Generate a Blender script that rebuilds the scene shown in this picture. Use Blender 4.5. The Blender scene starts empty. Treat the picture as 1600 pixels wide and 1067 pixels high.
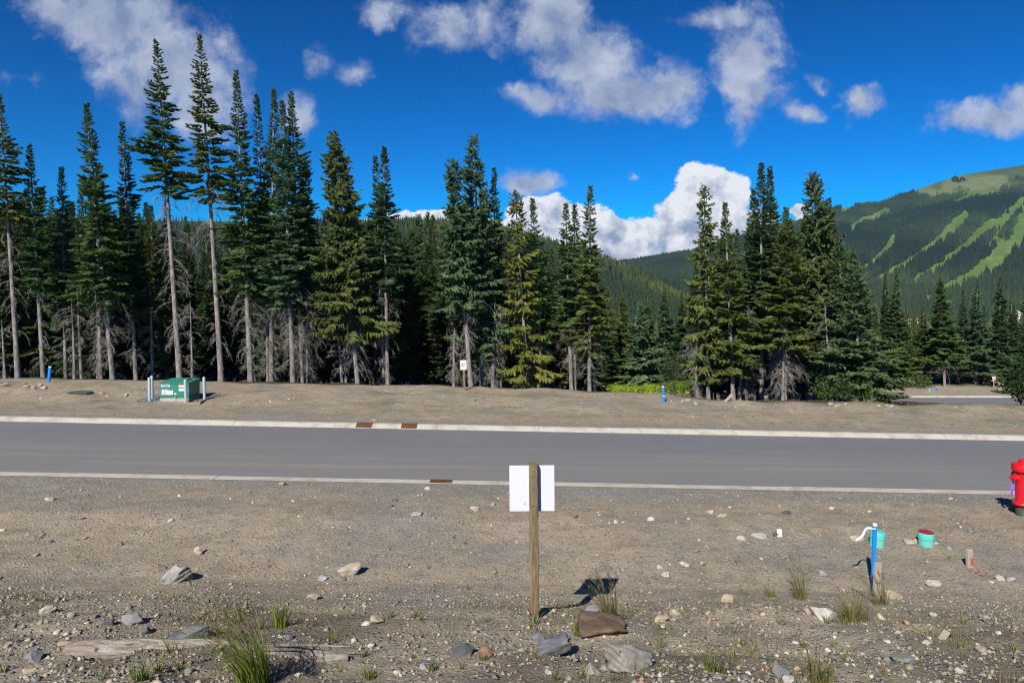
import bpy, math, random
import numpy as np
from mathutils import Vector, Matrix

# ------------------------------------------------------------------ camera, sky, sun, exposure
SC = bpy.context.scene
C = SC.collection
F, CX, HY, CAMZ = 1067.0, 800.0, 440.0, 4.5      # focal length and horizon row of the 1600x1067 photograph; eye height above the road

cam = bpy.data.cameras.new('camera'); camo = bpy.data.objects.new('camera', cam); C.objects.link(camo)
cam.sensor_width = 36; cam.lens = 36 * F / 1600; cam.shift_y = -(533.5 - HY) / 1600
cam.clip_start = 0.1; cam.clip_end = 20000
camo.location = (0, 0, CAMZ); camo.rotation_euler = (math.pi / 2, 0, 0)
SC.camera = camo

SUN_EL = math.radians(39.7); SUN_AZ = math.radians(23.0)      # light travels forward, 23 deg to the right
sd = Vector((math.sin(SUN_AZ) * math.cos(SUN_EL), math.cos(SUN_AZ) * math.cos(SUN_EL), -math.sin(SUN_EL)))
sun = bpy.data.lights.new('sun', 'SUN'); sun.energy = 4.6; sun.angle = math.radians(0.53); sun.color = (1.0, 0.95, 0.87)
suno = bpy.data.objects.new('sun', sun); C.objects.link(suno); suno.rotation_euler = sd.to_track_quat('-Z', 'Y').to_euler()
suno.location = (-20, -40, 60)

SC.view_settings.view_transform = 'Standard'; SC.view_settings.look = 'None'
SC.view_settings.gamma = 1.0; SC.view_settings.exposure = 0.6; SC.view_settings.use_curve_mapping = False
SC.render.engine = 'CYCLES'
SC.cycles.use_denoising = True
SC.cycles.max_bounces = 6; SC.cycles.diffuse_bounces = 3; SC.cycles.glossy_bounces = 2
SC.cycles.transmission_bounces = 2; SC.cycles.volume_bounces = 0; SC.cycles.transparent_max_bounces = 4
SC.cycles.caustics_reflective = False; SC.cycles.caustics_refractive = False
SC.cycles.filter_width = 1.2


class NT:
    """small helper for node trees"""
    def __init__(s, tree):
        s.t = tree; s.n = tree.nodes; s.l = tree.links
    def new(s, typ, **kw):
        n = s.n.new(typ)
        for k, v in kw.items():
            setattr(n, k, v)
        return n
    def set(s, sock, v):
        if hasattr(v, 'is_output'):
            s.l.new(v, sock)
        elif v is not None:
            sock.default_value = v
    def math(s, op, a, b=None, c=None, clamp=False):
        n = s.new('ShaderNodeMath', operation=op); n.use_clamp = clamp
        for i, v in enumerate((a, b, c)):
            s.set(n.inputs[i], v)
        return n.outputs[0]
    def vmath(s, op, a, b=None, out=0):
        n = s.new('ShaderNodeVectorMath', operation=op)
        s.set(n.inputs[0], a)
        if b is not None:
            s.set(n.inputs[1], b)
        return n.outputs[out]
    def noise(s, vec, scale, detail=4, rough=0.55, out='Fac', dist=0.0, dim='3D'):
        n = s.new('ShaderNodeTexNoise'); n.noise_dimensions = dim
        if vec is not None:
            s.set(n.inputs['Vector'], vec)
        n.inputs['Scale'].default_value = scale; n.inputs['Detail'].default_value = detail
        n.inputs['Roughness'].default_value = rough; n.inputs['Distortion'].default_value = dist
        return n.outputs[out]
    def mix(s, f, a, b, blend='MIX'):
        n = s.new('ShaderNodeMix', data_type='RGBA', blend_type=blend)
        s.set(n.inputs['Factor'], f)
        for nm, v in (('A', a), ('B', b)):
            k = [i for i in n.inputs if i.name == nm and i.type == 'RGBA'][0]
            if isinstance(v, (tuple, list)) and len(v) == 3:
                v = (*v, 1)
            s.set(k, v)
        return [o for o in n.outputs if o.type == 'RGBA'][0]
    def ramp(s, f, lo, hi, smooth=True):
        n = s.new('ShaderNodeMapRange'); n.interpolation_type = 'SMOOTHSTEP' if smooth else 'LINEAR'
        n.clamp = True
        s.set(n.inputs[0], f)
        n.inputs[1].default_value = lo; n.inputs[2].default_value = hi
        n.inputs[3].default_value = 0; n.inputs[4].default_value = 1
        return n.outputs[0]


def build_world():
    w = bpy.data.worlds.new('World'); SC.world = w; w.use_nodes = True
    N = NT(w.node_tree); N.n.clear()
    sky = N.new('ShaderNodeTexSky', sky_type='NISHITA')
    sky.sun_disc = False; sky.sun_elevation = SUN_EL; sky.sun_rotation = math.pi + SUN_AZ
    sky.altitude = 1800; sky.air_density = 1.0; sky.dust_density = 0.3; sky.ozone_density = 4.0
    gm = N.new('ShaderNodeGamma'); gm.inputs[1].default_value = 1.5; N.l.new(sky.outputs[0], gm.inputs[0])
    skyc = N.mix(1.0, gm.outputs[0], (0.004, 0.185, 0.275), 'MULTIPLY')      # deep polarised mountain blue
    d = N.new('ShaderNodeTexCoord').outputs['Generated']
    sep = N.new('ShaderNodeSeparateXYZ'); N.l.new(d, sep.inputs[0])
    yy = N.math('MAXIMUM', sep.outputs['Y'], 0.08)
    u = N.math('DIVIDE', sep.outputs['X'], yy); v = N.math('DIVIDE', sep.outputs['Z'], yy)
    cb = N.new('ShaderNodeCombineXYZ'); N.l.new(u, cb.inputs[0]); N.l.new(v, cb.inputs[1])
    q = cb.outputs[0]
    wc = N.noise(q, 9.0, 5, 0.6, 'Color')
    wq = N.vmath('SUBTRACT', wc, (0.5, 0.5, 0.5))
    sc = N.new('ShaderNodeVectorMath', operation='SCALE'); N.l.new(wq, sc.inputs[0]); sc.inputs['Scale'].default_value = 0.085
    qw = N.vmath('ADD', q, sc.outputs[0])

    def field(blobs, grow):
        cur = None
        for (x, y, rx, ry, wt) in blobs:
            c = ((x - CX) / F, (HY - y) / F, 0)
            a = N.vmath('SUBTRACT', qw, c)
            b = N.vmath('MULTIPLY', a, (F / rx / grow, F / ry / grow, 0))
            ln = N.vmath('LENGTH', b, out=1)
            f = N.math('MULTIPLY_ADD', ln, -wt, wt)
            cur = f if cur is None else N.math('SMOOTH_MAX', cur, f, 0.25)
        return cur
    high = [(185, 25, 150, 75, 1.0), (265, 95, 125, 105, 1.0), (310, 165, 70, 65, .9), (85, 15, 70, 40, .8), (205, 165, 40, 40, .55),
            (470, 172, 34, 40, .5), (545, 105, 40, 28, .6), (505, 92, 26, 30, .4),
            (612, 8, 50, 30, .62), (695, 35, 56, 42, .55), (765, 30, 60, 50, .55), (868, 35, 78, 62, .95), (915, 95, 95, 80, 1.0),
            (965, 145, 125, 52, .95), (855, 150, 80, 30, .7), (1035, 140, 75, 50, .7),
            (1165, 85, 80, 80, .95), (1140, 20, 75, 34, .7), (1180, 145, 70, 50, .85), (1085, 25, 50, 18, .45), (1165, 185, 26, 34, .5),
            (1342, 155, 48, 24, .7), (1252, 175, 44, 22, .65), (1270, 132, 20, 14, .45), (1565, 176, 115, 34, .95), (1640, 165, 100, 50, .95),
            (822, 286, 58, 30, .9), (30, 120, 50, 14, .25), (992, 273, 16, 11, .4)]
    cum = [(1110, 308, 66, 52, 1.), (1075, 340, 60, 50, 1.), (1112, 368, 82, 56, 1.), (1040, 375, 75, 48, 1.), (960, 385, 120, 46, 1.),
           (850, 350, 66, 46, 1.), (900, 365, 70, 44, 1.), (1185, 352, 34, 24, .8), (1252, 337, 26, 15, .7), (640, 346, 50, 17, .9),
           (705, 350, 50, 16, .9), (560, 350, 60, 14, .8), (790, 365, 60, 30, .9)]
    fh, fc = field(high, 1.0), field(cum, 1.05)
    n1 = N.noise(qw, 7.0, 8, 0.62)
    n1b = N.noise(q, 22.0, 6, 0.65)
    dh = N.math('MULTIPLY_ADD', N.math('SUBTRACT', n1, 0.5), 1.5, fh)
    dh = N.math('MULTIPLY_ADD', N.math('SUBTRACT', n1b, 0.5), 0.8, dh)
    ah = N.ramp(dh, -0.04, 0.62)
    ah = N.math('MULTIPLY', ah, 0.93)
    # relief inside the clouds: density towards the light against density here
    off = N.vmath('ADD', qw, (-0.018, 0.03, 0))
    n2 = N.noise(off, 7.0, 8, 0.62)
    rel = N.math('SUBTRACT', n1, n2)
    lh = N.math('MULTIPLY_ADD', rel, 2.2, 0.42)
    thick = N.ramp(dh, 0.3, 1.15)
    lh = N.math('SUBTRACT', lh, N.math('MULTIPLY', thick, 0.22))
    lh = N.math('MULTIPLY_ADD', N.math('SUBTRACT', n1b, 0.5), 0.5, lh, clamp=True)
    colh = N.mix(lh, (0.15, 0.195, 0.30), (0.46, 0.49, 0.56))
    n3 = N.noise(q, 17.0, 7, 0.62)
    dc = N.math('MULTIPLY_ADD', N.math('SUBTRACT', n3, 0.5), 0.9, fc)
    ac = N.ramp(dc, 0.06, 0.2)
    off2 = N.vmath('ADD', q, (-0.012, 0.016, 0))
    n4 = N.noise(off2, 17.0, 7, 0.62)
    rc = N.math('SUBTRACT', n3, n4)
    hgt = N.ramp(v, 0.02, 0.15, smooth=False)
    lc = N.math('MULTIPLY_ADD', rc, 4.0, N.math('MULTIPLY_ADD', hgt, 0.55, 0.36), clamp=True)
    edge = N.math('SUBTRACT', 1.0, N.ramp(dc, 0.1, 0.6))
    lc = N.math('MULTIPLY_ADD', edge, 0.3, lc, clamp=True)
    colc = N.mix(lc, (0.20, 0.25, 0.35), (0.58, 0.595, 0.62))
    # the rest of the sky carries loose clouds of the same kind
    n5 = N.noise(d, 3.2, 7, 0.6)
    ar = N.ramp(n5, 0.56, 0.68)
    front = N.ramp(sep.outputs['Y'], 0.3, 0.5)
    up = N.ramp(sep.outputs['Z'], 0.0, 0.1)
    ar = N.math('MULTIPLY', N.math('MULTIPLY', ar, N.math('SUBTRACT', 1.0, front)), N.math('MULTIPLY', up, 0.8))
    ah2 = N.math('MULTIPLY', ah, front); ac2 = N.math('MULTIPLY', ac, front)
    bg = N.new('ShaderNodeBackground'); N.l.new(skyc, bg.inputs[0]); bg.inputs[1].default_value = 0.105
    bh = N.new('ShaderNodeBackground'); N.l.new(colh, bh.inputs[0])
    bc = N.new('ShaderNodeBackground'); N.l.new(colc, bc.inputs[0])
    m0 = N.new('ShaderNodeMixShader'); N.l.new(ar, m0.inputs[0]); N.l.new(bg.outputs[0], m0.inputs[1]); N.l.new(bh.outputs[0], m0.inputs[2])
    m1 = N.new('ShaderNodeMixShader'); N.l.new(ac2, m1.inputs[0]); N.l.new(m0.outputs[0], m1.inputs[1]); N.l.new(bc.outputs[0], m1.inputs[2])
    m2 = N.new('ShaderNodeMixShader'); N.l.new(ah2, m2.inputs[0]); N.l.new(m1.outputs[0], m2.inputs[1]); N.l.new(bh.outputs[0], m2.inputs[2])
    out = N.new('ShaderNodeOutputWorld'); N.l.new(m2.outputs[0], out.inputs[0])
    w.cycles.sampling_method = 'MANUAL'; w.cycles.sample_map_resolution = 512


build_world()

# ------------------------------------------------------------------ helpers
RNG = np.random.default_rng(7)
_perm = np.random.default_rng(3).random((256, 256))


def vnoise(x, y):
    xi = np.floor(x).astype(int); yi = np.floor(y).astype(int)
    fx = x - xi; fy = y - yi
    fx = fx * fx * (3 - 2 * fx); fy = fy * fy * (3 - 2 * fy)
    a = _perm[xi % 256, yi % 256]; b = _perm[(xi + 1) % 256, yi % 256]
    c = _perm[xi % 256, (yi + 1) % 256]; d = _perm[(xi + 1) % 256, (yi + 1) % 256]
    return (a * (1 - fx) + b * fx) * (1 - fy) + (c * (1 - fx) + d * fx) * fy - 0.5


def fbm(x, y, sc, octv=4, gain=0.5):
    r = 0; a = 1.0
    for i in range(octv):
        r = r + a * vnoise(x * sc + 17.3 * i, y * sc + 5.1 * i); sc *= 2.03; a *= gain
    return r


def smooth(a, lo, hi):
    t = np.clip((a - lo) / (hi - lo), 0, 1)
    return t * t * (3 - 2 * t)


def zroad(X):
    return 0.04 - 0.019 * np.clip(X, -45, 45)


def crest_y(X):
    return 28.0 - 2.2 * smooth(np.asarray(X, float), 1.0, 10.0) + 0.5 * fbm(np.asarray(X, float), 0.0 * np.asarray(X, float), 0.35, 2)


PROF_Y = [-40, 0, 3, 5, 6.2, 7.2, 8.0, 8.8, 9.6, 10.6, 12, 13.5, 14.64, 14.70, 20.64, 20.70, 21.6, 24, 26, 40]
PROF_Z = [3.1, 2.75, 2.3, 1.55, 1.2, 1.0, .64, .36, .2, .22, .28, .16, .105, -.10, -.10, .09, .07, -.06, -.01, .0]
ROAD2_Z, R2A, R2B = -8.5, 71.0, 76.6


def gz(X, Y, detail=True):
    X = np.asarray(X, float); Y = np.asarray(Y, float)
    z = zroad(X) + np.interp(Y, PROF_Y, PROF_Z)
    if detail:
        road = smooth(Y, 13.9, 14.5) * (1 - smooth(Y, 20.9, 21.6))
        near = (1 - smooth(Y, 7.6, 9.0))
        amp = (0.075 + 0.13 * near + 0.03 * smooth(Y, 22, 26)) * (1 - road)
        z = z + amp * fbm(X, Y, 0.8, 4) + 0.030 * (1 - road) * (0.6 + .8 * near) * fbm(X + 9, Y, 4.5, 3, .6)
        z = z + 0.06 * smooth(fbm(X + 40, Y, 0.30, 2), .05, .4) * smooth(Y, 24.3, 26.5)
    yc = crest_y(X)
    drop = np.maximum(Y - yc, 0)
    drop = np.where(drop < 2, 0.5 * drop ** 2 / 2, drop - 1.0)
    z = z - drop * 0.178
    bench = ROAD2_Z - 0.10 * smooth(Y, 70.5, 71) * (1 - smooth(Y, 76.7, 77.2)) + 0.25 * fbm(X, Y, 0.15, 2) * smooth(Y, 79, 84)
    z = np.where(Y > 40, np.maximum(z, bench), z)
    far = np.clip(Y - 95, 0, None)
    return z - np.minimum(far * 0.085, 36.0)


def px2(px, py, Y):
    return Vector(((px - CX) / F * Y, Y, CAMZ - (py - HY) / F * Y))


def hit(px, py, y0=4.0, y1=60.0):
    """the point of the ground seen at a place of the photograph"""
    Y = np.linspace(y0, y1, 6000)
    g = gz((px - CX) / F * Y, Y)
    r = CAMZ - (py - HY) / F * Y
    k = np.argmax(r <= g)
    if r[k] > g[k]:
        k = len(Y) - 1
    return Vector(((px - CX) / F * Y[k], Y[k], float(g[k])))


def link(o, parent=None):
    C.objects.link(o)
    if parent is not None:
        o.parent = parent
    return o


def tag(o, label=None, cat=None, group=None, kind=None):
    if label: o['label'] = label
    if cat: o['category'] = cat
    if group: o['group'] = group
    if kind: o['kind'] = kind
    return o


def empty(name, loc, rz=0.0, label=None, cat=None, group=None):
    o = bpy.data.objects.new(name, None); o.empty_display_size = 0.2
    C.objects.link(o); o.location = loc; o.rotation_euler = (0, 0, rz)
    return tag(o, label, cat, group)


def np_mesh(name, verts, faces, mat, smooth_sh=False, col=None):
    """one mesh from numpy arrays; faces all have the same number of corners; col = per-point colour"""
    me = bpy.data.meshes.new(name)
    verts = np.ascontiguousarray(verts, np.float32); faces = np.ascontiguousarray(faces, np.int32)
    n, k = faces.shape
    me.vertices.add(len(verts)); me.vertices.foreach_set('co', verts.ravel())
    me.loops.add(n * k); me.loops.foreach_set('vertex_index', faces.ravel())
    me.polygons.add(n); me.polygons.foreach_set('loop_start', np.arange(0, n * k, k, dtype=np.int32))
    if smooth_sh:
        me.polygons.foreach_set('use_smooth', np.ones(n, bool))
    if col is not None:
        a = me.color_attributes.new('Col', 'FLOAT_COLOR', 'POINT')
        c4 = np.ones((len(verts), 4), np.float32); c4[:, :3] = col
        a.data.foreach_set('color', c4.ravel())
    me.update(calc_edges=True); me.validate()
    if mat: me.materials.append(mat)
    return me


def np_obj(name, verts, faces, mat, parent=None, smooth_sh=False, col=None):
    return link(bpy.data.objects.new(name, np_mesh(name, verts, faces, mat, smooth_sh, col)), parent)


class MB:
    """collects shapes into one mesh"""
    def __init__(s):
        s.v = []; s.f = []
    def add(s, v, f):
        b = len(s.v); s.v += [tuple(p) for p in v]; s.f += [tuple(i + b for i in q) for q in f]
        return s
    def box(s, c, d, rot=None, bevel=0.0):
        x, y, z = d[0] / 2, d[1] / 2, d[2] / 2
        if bevel <= 0:
            v = [Vector((a, b, e)) for e in (-z, z) for a, b in ((-x, -y), (x, -y), (x, y), (-x, y))]
            f = [(3, 2, 1, 0), (4, 5, 6, 7), (0, 1, 5, 4), (1, 2, 6, 5), (2, 3, 7, 6), (3, 0, 4, 7)]
        else:
            e = min(bevel, x * .9, y * .9, z * .9)
            ring = lambda a, b, zz: [Vector((-a + e, -b, zz)), Vector((a - e, -b, zz)), Vector((a, -b + e, zz)), Vector((a, b - e, zz)),
                                     Vector((a - e, b, zz)), Vector((-a + e, b, zz)), Vector((-a, b - e, zz)), Vector((-a, -b + e, zz))]
            rs = [ring(x - e, y - e, -z), ring(x, y, -z + e), ring(x, y, z - e), ring(x - e, y - e, z)]
            v = [p for r in rs for p in r]
            f = [tuple(range(7, -1, -1)), tuple(range(24, 32))]
            for k in range(3):
                for i in range(8):
                    j = (i + 1) % 8
                    f.append((k * 8 + i, k * 8 + j, k * 8 + 8 + j, k * 8 + 8 + i))
        m = rot if rot is not None else Matrix.Identity(3)
        return s.add([m @ p + Vector(c) for p in v], f)
    def tube(s, pts, rad, n=8, caps=True):
        pts = [Vector(p) for p in pts]; V = []; Fc = []
        for i, p in enumerate(pts):
            t = (pts[min(i + 1, len(pts) - 1)] - pts[max(i - 1, 0)]).normalized()
            a = Vector((0, 0, 1)) if abs(t.z) < 0.9 else Vector((1, 0, 0))
            e1 = t.cross(a).normalized(); e2 = t.cross(e1).normalized()
            r = rad[i] if hasattr(rad, '__len__') else rad
            for k in range(n):
                an = 2 * math.pi * k / n
                V.append(p + (e1 * math.cos(an) + e2 * math.sin(an)) * r)
        for i in range(len(pts) - 1):
            for k in range(n):
                j = (k + 1) % n
                Fc.append((i * n + k, i * n + n + k, i * n + n + j, i * n + j))
        if caps:
            Fc.append(tuple(range(n))); Fc.append(tuple(reversed(range((len(pts) - 1) * n, len(pts) * n))))
        return s.add(V, Fc)
    def lathe(s, prof, n=20, axis=(0, 0, 1), org=(0, 0, 0)):
        q = Vector((0, 0, 1)).rotation_difference(Vector(axis)); V = []; Fc = []
        for r, h in prof:
            for k in range(n):
                a = 2 * math.pi * k / n
                V.append(q @ Vector((r * math.cos(a), r * math.sin(a), h)) + Vector(org))
        for i in range(len(prof) - 1):
            for k in range(n):
                j = (k + 1) % n
                Fc.append((i * n + k, i * n + j, i * n + n + j, i * n + n + k))
        Fc.append(tuple(reversed(range(n)))); Fc.append(tuple(range((len(prof) - 1) * n, len(prof) * n)))
        return s.add(V, Fc)
    def mesh(s, name, mat, sm=False):
        me = bpy.data.meshes.new(name); me.from_pydata(s.v, [], s.f); me.update()
        if mat: me.materials.append(mat)
        if sm:
            me.shade_smooth()
            try:
                me.set_sharp_from_angle(angle=math.radians(38))
            except Exception:
                pass
        return me
    def build(s, name, mat, parent=None, sm=False):
        return link(bpy.data.objects.new(name, s.mesh(name, mat, sm)), parent)


# ------------------------------------------------------------------ materials
def material(name):
    m = bpy.data.materials.new(name); m.use_nodes = True
    N = NT(m.node_tree); p = N.n['Principled BSDF']
    return m, N, p


def simple(name, col, rough=0.7, var=0.15, scale=12, metal=0.0, bump=0.0, spec=0.3, dirt=None, dirt_amt=0.4):
    m, N, p = material(name)
    co = N.new('ShaderNodeTexCoord').outputs['Object']
    n = N.noise(co, scale, 5, 0.6)
    c = N.mix(n, tuple(x * (1 - var) for x in col), tuple(min(1, x * (1 + var)) for x in col))
    if dirt:
        c = N.mix(N.math('MULTIPLY', N.ramp(N.noise(co, scale * .4, 6, 0.65), 0.45, 0.7), dirt_amt), c, dirt)
    N.l.new(c, p.inputs['Base Color']); p.inputs['Roughness'].default_value = rough; p.inputs['Metallic'].default_value = metal
    p.inputs['Specular IOR Level'].default_value = spec
    if bump:
        b = N.new('ShaderNodeBump'); b.inputs['Strength'].default_value = bump; b.inputs['Distance'].default_value = 0.01
        N.l.new(N.noise(co, scale * 4, 4, 0.6), b.inputs['Height']); N.l.new(b.outputs[0], p.inputs['Normal'])
    return m


def ground_material():
    m, N, p = material('ground_gravel')
    pos = N.new('ShaderNodeNewGeometry').outputs['Position']
    at = N.new('ShaderNodeVertexColor'); at.layer_name = 'Col'
    sp = N.new('ShaderNodeSeparateColor'); N.l.new(at.outputs[0], sp.inputs[0])
    big = N.noise(pos, 0.55, 4, 0.6); mid = N.noise(pos, 3.2, 5, 0.65); fine = N.noise(pos, 34, 4, 0.7)
    dirt = N.mix(N.ramp(big, 0.35, 0.65), (0.318, 0.260, 0.180), (0.372, 0.314, 0.226))
    dirt = N.mix(N.ramp(mid, 0.42, 0.68), dirt, (0.222, 0.188, 0.142))
    grey = N.mix(N.ramp(mid, 0.35, 0.7), (0.235, 0.225, 0.200), (0.175, 0.171, 0.160))
    base = N.mix(sp.outputs['Blue'], dirt, grey)
    v = N.new('ShaderNodeTexVoronoi'); v.inputs['Scale'].default_value = 21; N.l.new(pos, v.inputs['Vector'])
    hsv = N.new('ShaderNodeSeparateColor'); N.l.new(v.outputs['Color'], hsv.inputs[0])
    sel = N.ramp(hsv.outputs['Red'], 0.6, 0.75)
    stone = N.mix(hsv.outputs['Green'], (0.13, 0.13, 0.135), (0.46, 0.41, 0.34))
    near = N.math('MULTIPLY', sel, N.ramp(v.outputs['Distance'], 0.5, 0.25))
    v2 = N.new('ShaderNodeTexVoronoi'); v2.inputs['Scale'].default_value = 55; N.l.new(pos, v2.inputs['Vector'])
    h2 = N.new('ShaderNodeSeparateColor'); N.l.new(v2.outputs['Color'], h2.inputs[0])
    base = N.mix(N.math('MULTIPLY', N.ramp(h2.outputs['Red'], 0.5, 0.6), 0.55), base, N.mix(h2.outputs['Green'], (0.12, 0.105, 0.085), (0.44, 0.38, 0.29)))
    base = N.mix(N.math('MULTIPLY', near, 0.8), base, stone)
    base = N.mix(N.math('MULTIPLY', N.ramp(fine, 0.35, 0.75), 0.4), base, N.mix(0.5, base, (0.14, 0.115, 0.085)))
    duff = N.mix(N.ramp(mid, 0.35, 0.7), (0.045, 0.036, 0.024), (0.085, 0.065, 0.042))
    base = N.mix(sp.outputs['Red'], base, duff)
    mead = N.mix(N.ramp(big, 0.4, 0.6), (0.060, 0.085, 0.030), (0.10, 0.115, 0.045))
    base = N.mix(sp.outputs['Green'], base, mead)
    N.l.new(base, p.inputs['Base Color']); p.inputs['Roughness'].default_value = 0.95; p.inputs['Specular IOR Level'].default_value = 0.15
    b = N.new('ShaderNodeBump'); b.inputs['Strength'].default_value = 0.9; b.inputs['Distance'].default_value = 0.032
    h = N.math('MULTIPLY_ADD', near, 0.8, N.math('MULTIPLY_ADD', mid, 0.7, fine))
    N.l.new(h, b.inputs['Height']); N.l.new(b.outputs[0], p.inputs['Normal'])
    return m


def asphalt_material():
    m, N, p = material('asphalt')
    pos = N.new('ShaderNodeNewGeometry').outputs['Position']
    st = N.vmath('MULTIPLY', pos, (0.10, 2.6, 1.0))
    streak = N.noise(st, 1.0, 5, 0.6)
    big = N.noise(pos, 0.35, 4, 0.6)
    fine = N.noise(pos, 90, 3, 0.7)
    c = N.mix(N.ramp(big, 0.3, 0.7), (0.138, 0.143, 0.155), (0.156, 0.160, 0.168))
    sepp = N.new('ShaderNodeSeparateXYZ'); N.l.new(pos, sepp.inputs[0])
    # dusty half of the road on the near side, tracked fines in streaks
    dust = N.math('MULTIPLY', N.ramp(streak, 0.46, 0.70), 0.52)
    neard = N.ramp(N.math('MULTIPLY_ADD', N.math('SUBTRACT', big, 0.5), 2.5, sepp.outputs['Y']), 19.0, 16.5)
    c = N.mix(N.math('MULTIPLY', neard, 0.45), c, (0.190, 0.182, 0.166))
    c = N.mix(N.math('MULTIPLY', dust, N.math('MULTIPLY_ADD', neard, 0.75, 0.25)), c, (0.235, 0.215, 0.180))
    c = N.mix(N.math('MULTIPLY', N.ramp(fine, 0.3, 0.8), 0.35), c, (0.085, 0.085, 0.088))
    N.l.new(c, p.inputs['Base Color']); p.inputs['Roughness'].default_value = 0.9; p.inputs['Specular IOR Level'].default_value = 0.2
    b = N.new('ShaderNodeBump'); b.inputs['Strength'].default_value = 0.4; b.inputs['Distance'].default_value = 0.006
    N.l.new(fine, b.inputs['Height']); N.l.new(b.outputs[0], p.inputs['Normal'])
    return m


def attr_material(name, rough=0.9, bump=0.0, scale=20, gain=1.0):
    """colour from the mesh's own point colours with grain"""
    m, N, p = material(name)
    at = N.new('ShaderNodeVertexColor'); at.layer_name = 'Col'
    co = N.new('ShaderNodeNewGeometry').outputs['Position']
    n = N.noise(co, scale, 5, 0.65)
    c = N.mix(N.ramp(n, 0.25, 0.75), N.mix(1.0, at.outputs[0], (0.72, 0.72, 0.72), 'MULTIPLY'), at.outputs[0])
    N.l.new(c, p.inputs['Base Color']); p.inputs['Roughness'].default_value = rough; p.inputs['Specular IOR Level'].default_value = 0.2
    if bump:
        b = N.new('ShaderNodeBump'); b.inputs['Strength'].default_value = bump; b.inputs['Distance'].default_value = 0.015
        N.l.new(n, b.inputs['Height']); N.l.new(b.outputs[0], p.inputs['Normal'])
    return m


def leaf_material(name, trans=0.28, dry=(0.15, 0.062, 0.022)):
    """Col: r = light/dark of the twig, g = rust; object colour = tint of the tree"""
    m, N, p = material(name)
    at = N.new('ShaderNodeVertexColor'); at.layer_name = 'Col'
    sp = N.new('ShaderNodeSeparateColor'); N.l.new(at.outputs[0], sp.inputs[0])
    oi = N.new('ShaderNodeObjectInfo')
    k = N.mix(sp.outputs['Red'], (0.55, 0.55, 0.55), (1.45, 1.45, 1.35))
    c = N.mix(1.0, k, oi.outputs['Color'], 'MULTIPLY')
    c = N.mix(sp.outputs['Green'], c, dry)
    N.l.new(c, p.inputs['Base Color']); p.inputs['Roughness'].default_value = 0.65; p.inputs['Specular IOR Level'].default_value = 0.25
    tr = N.new('ShaderNodeBsdfTranslucent'); N.l.new(c, tr.inputs[0])
    mx = N.new('ShaderNodeMixShader'); mx.inputs[0].default_value = trans
    N.l.new(p.outputs[0], mx.inputs[1]); N.l.new(tr.outputs[0], mx.inputs[2])
    N.l.new(mx.outputs[0], N.n['Material Output'].inputs[0])
    return m


def bark_material():
    m, N, p = material('bark')
    co = N.new('ShaderNodeTexCoord').outputs['Object']
    st = N.vmath('MULTIPLY', co, (1, 1, 0.35))
    n = N.noise(st, 9, 6, 0.7); n2 = N.noise(co, 1.1, 3, 0.6)
    c = N.mix(N.ramp(n, 0.3, 0.7), (0.110, 0.097, 0.087), (0.31, 0.288, 0.268))
    c = N.mix(N.math('MULTIPLY', N.ramp(n2, 0.5, 0.75), 0.55), c, (0.22, 0.155, 0.115))
    oi = N.new('ShaderNodeObjectInfo')
    c = N.mix(1.0, c, oi.outputs['Color'], 'MULTIPLY')
    N.l.new(c, p.inputs['Base Color']); p.inputs['Roughness'].default_value = 0.9; p.inputs['Specular IOR Level'].default_value = 0.15
    b = N.new('ShaderNodeBump'); b.inputs['Strength'].default_value = 0.8; b.inputs['Distance'].default_value = 0.03
    N.l.new(n, b.inputs['Height']); N.l.new(b.outputs[0], p.inputs['Normal'])
    return m


def log_material(name='grey_log', stretch=(1.2, 14, 14), c0=(0.115, 0.095, 0.078), c1=(0.45, 0.40, 0.345), c2=(0.24, 0.20, 0.16)):
    m, N, p = material(name)
    co = N.new('ShaderNodeTexCoord').outputs['Object']
    st = N.vmath('MULTIPLY', co, stretch)
    n = N.noise(st, 3.0, 6, 0.7); n2 = N.noise(co, 2.5, 4, 0.6)
    c = N.mix(N.ramp(n, 0.3, 0.7), c0, c1)
    c = N.mix(N.math('MULTIPLY', N.ramp(n2, 0.45, 0.7), 0.6), c, c2)
    N.l.new(c, p.inputs['Base Color']); p.inputs['Roughness'].default_value = 0.95; p.inputs['Specular IOR Level'].default_value = 0.1
    b = N.new('ShaderNodeBump'); b.inputs['Strength'].default_value = 1.0; b.inputs['Distance'].default_value = 0.03
    N.l.new(n, b.inputs['Height']); N.l.new(b.outputs[0], p.inputs['Normal'])
    return m


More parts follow.
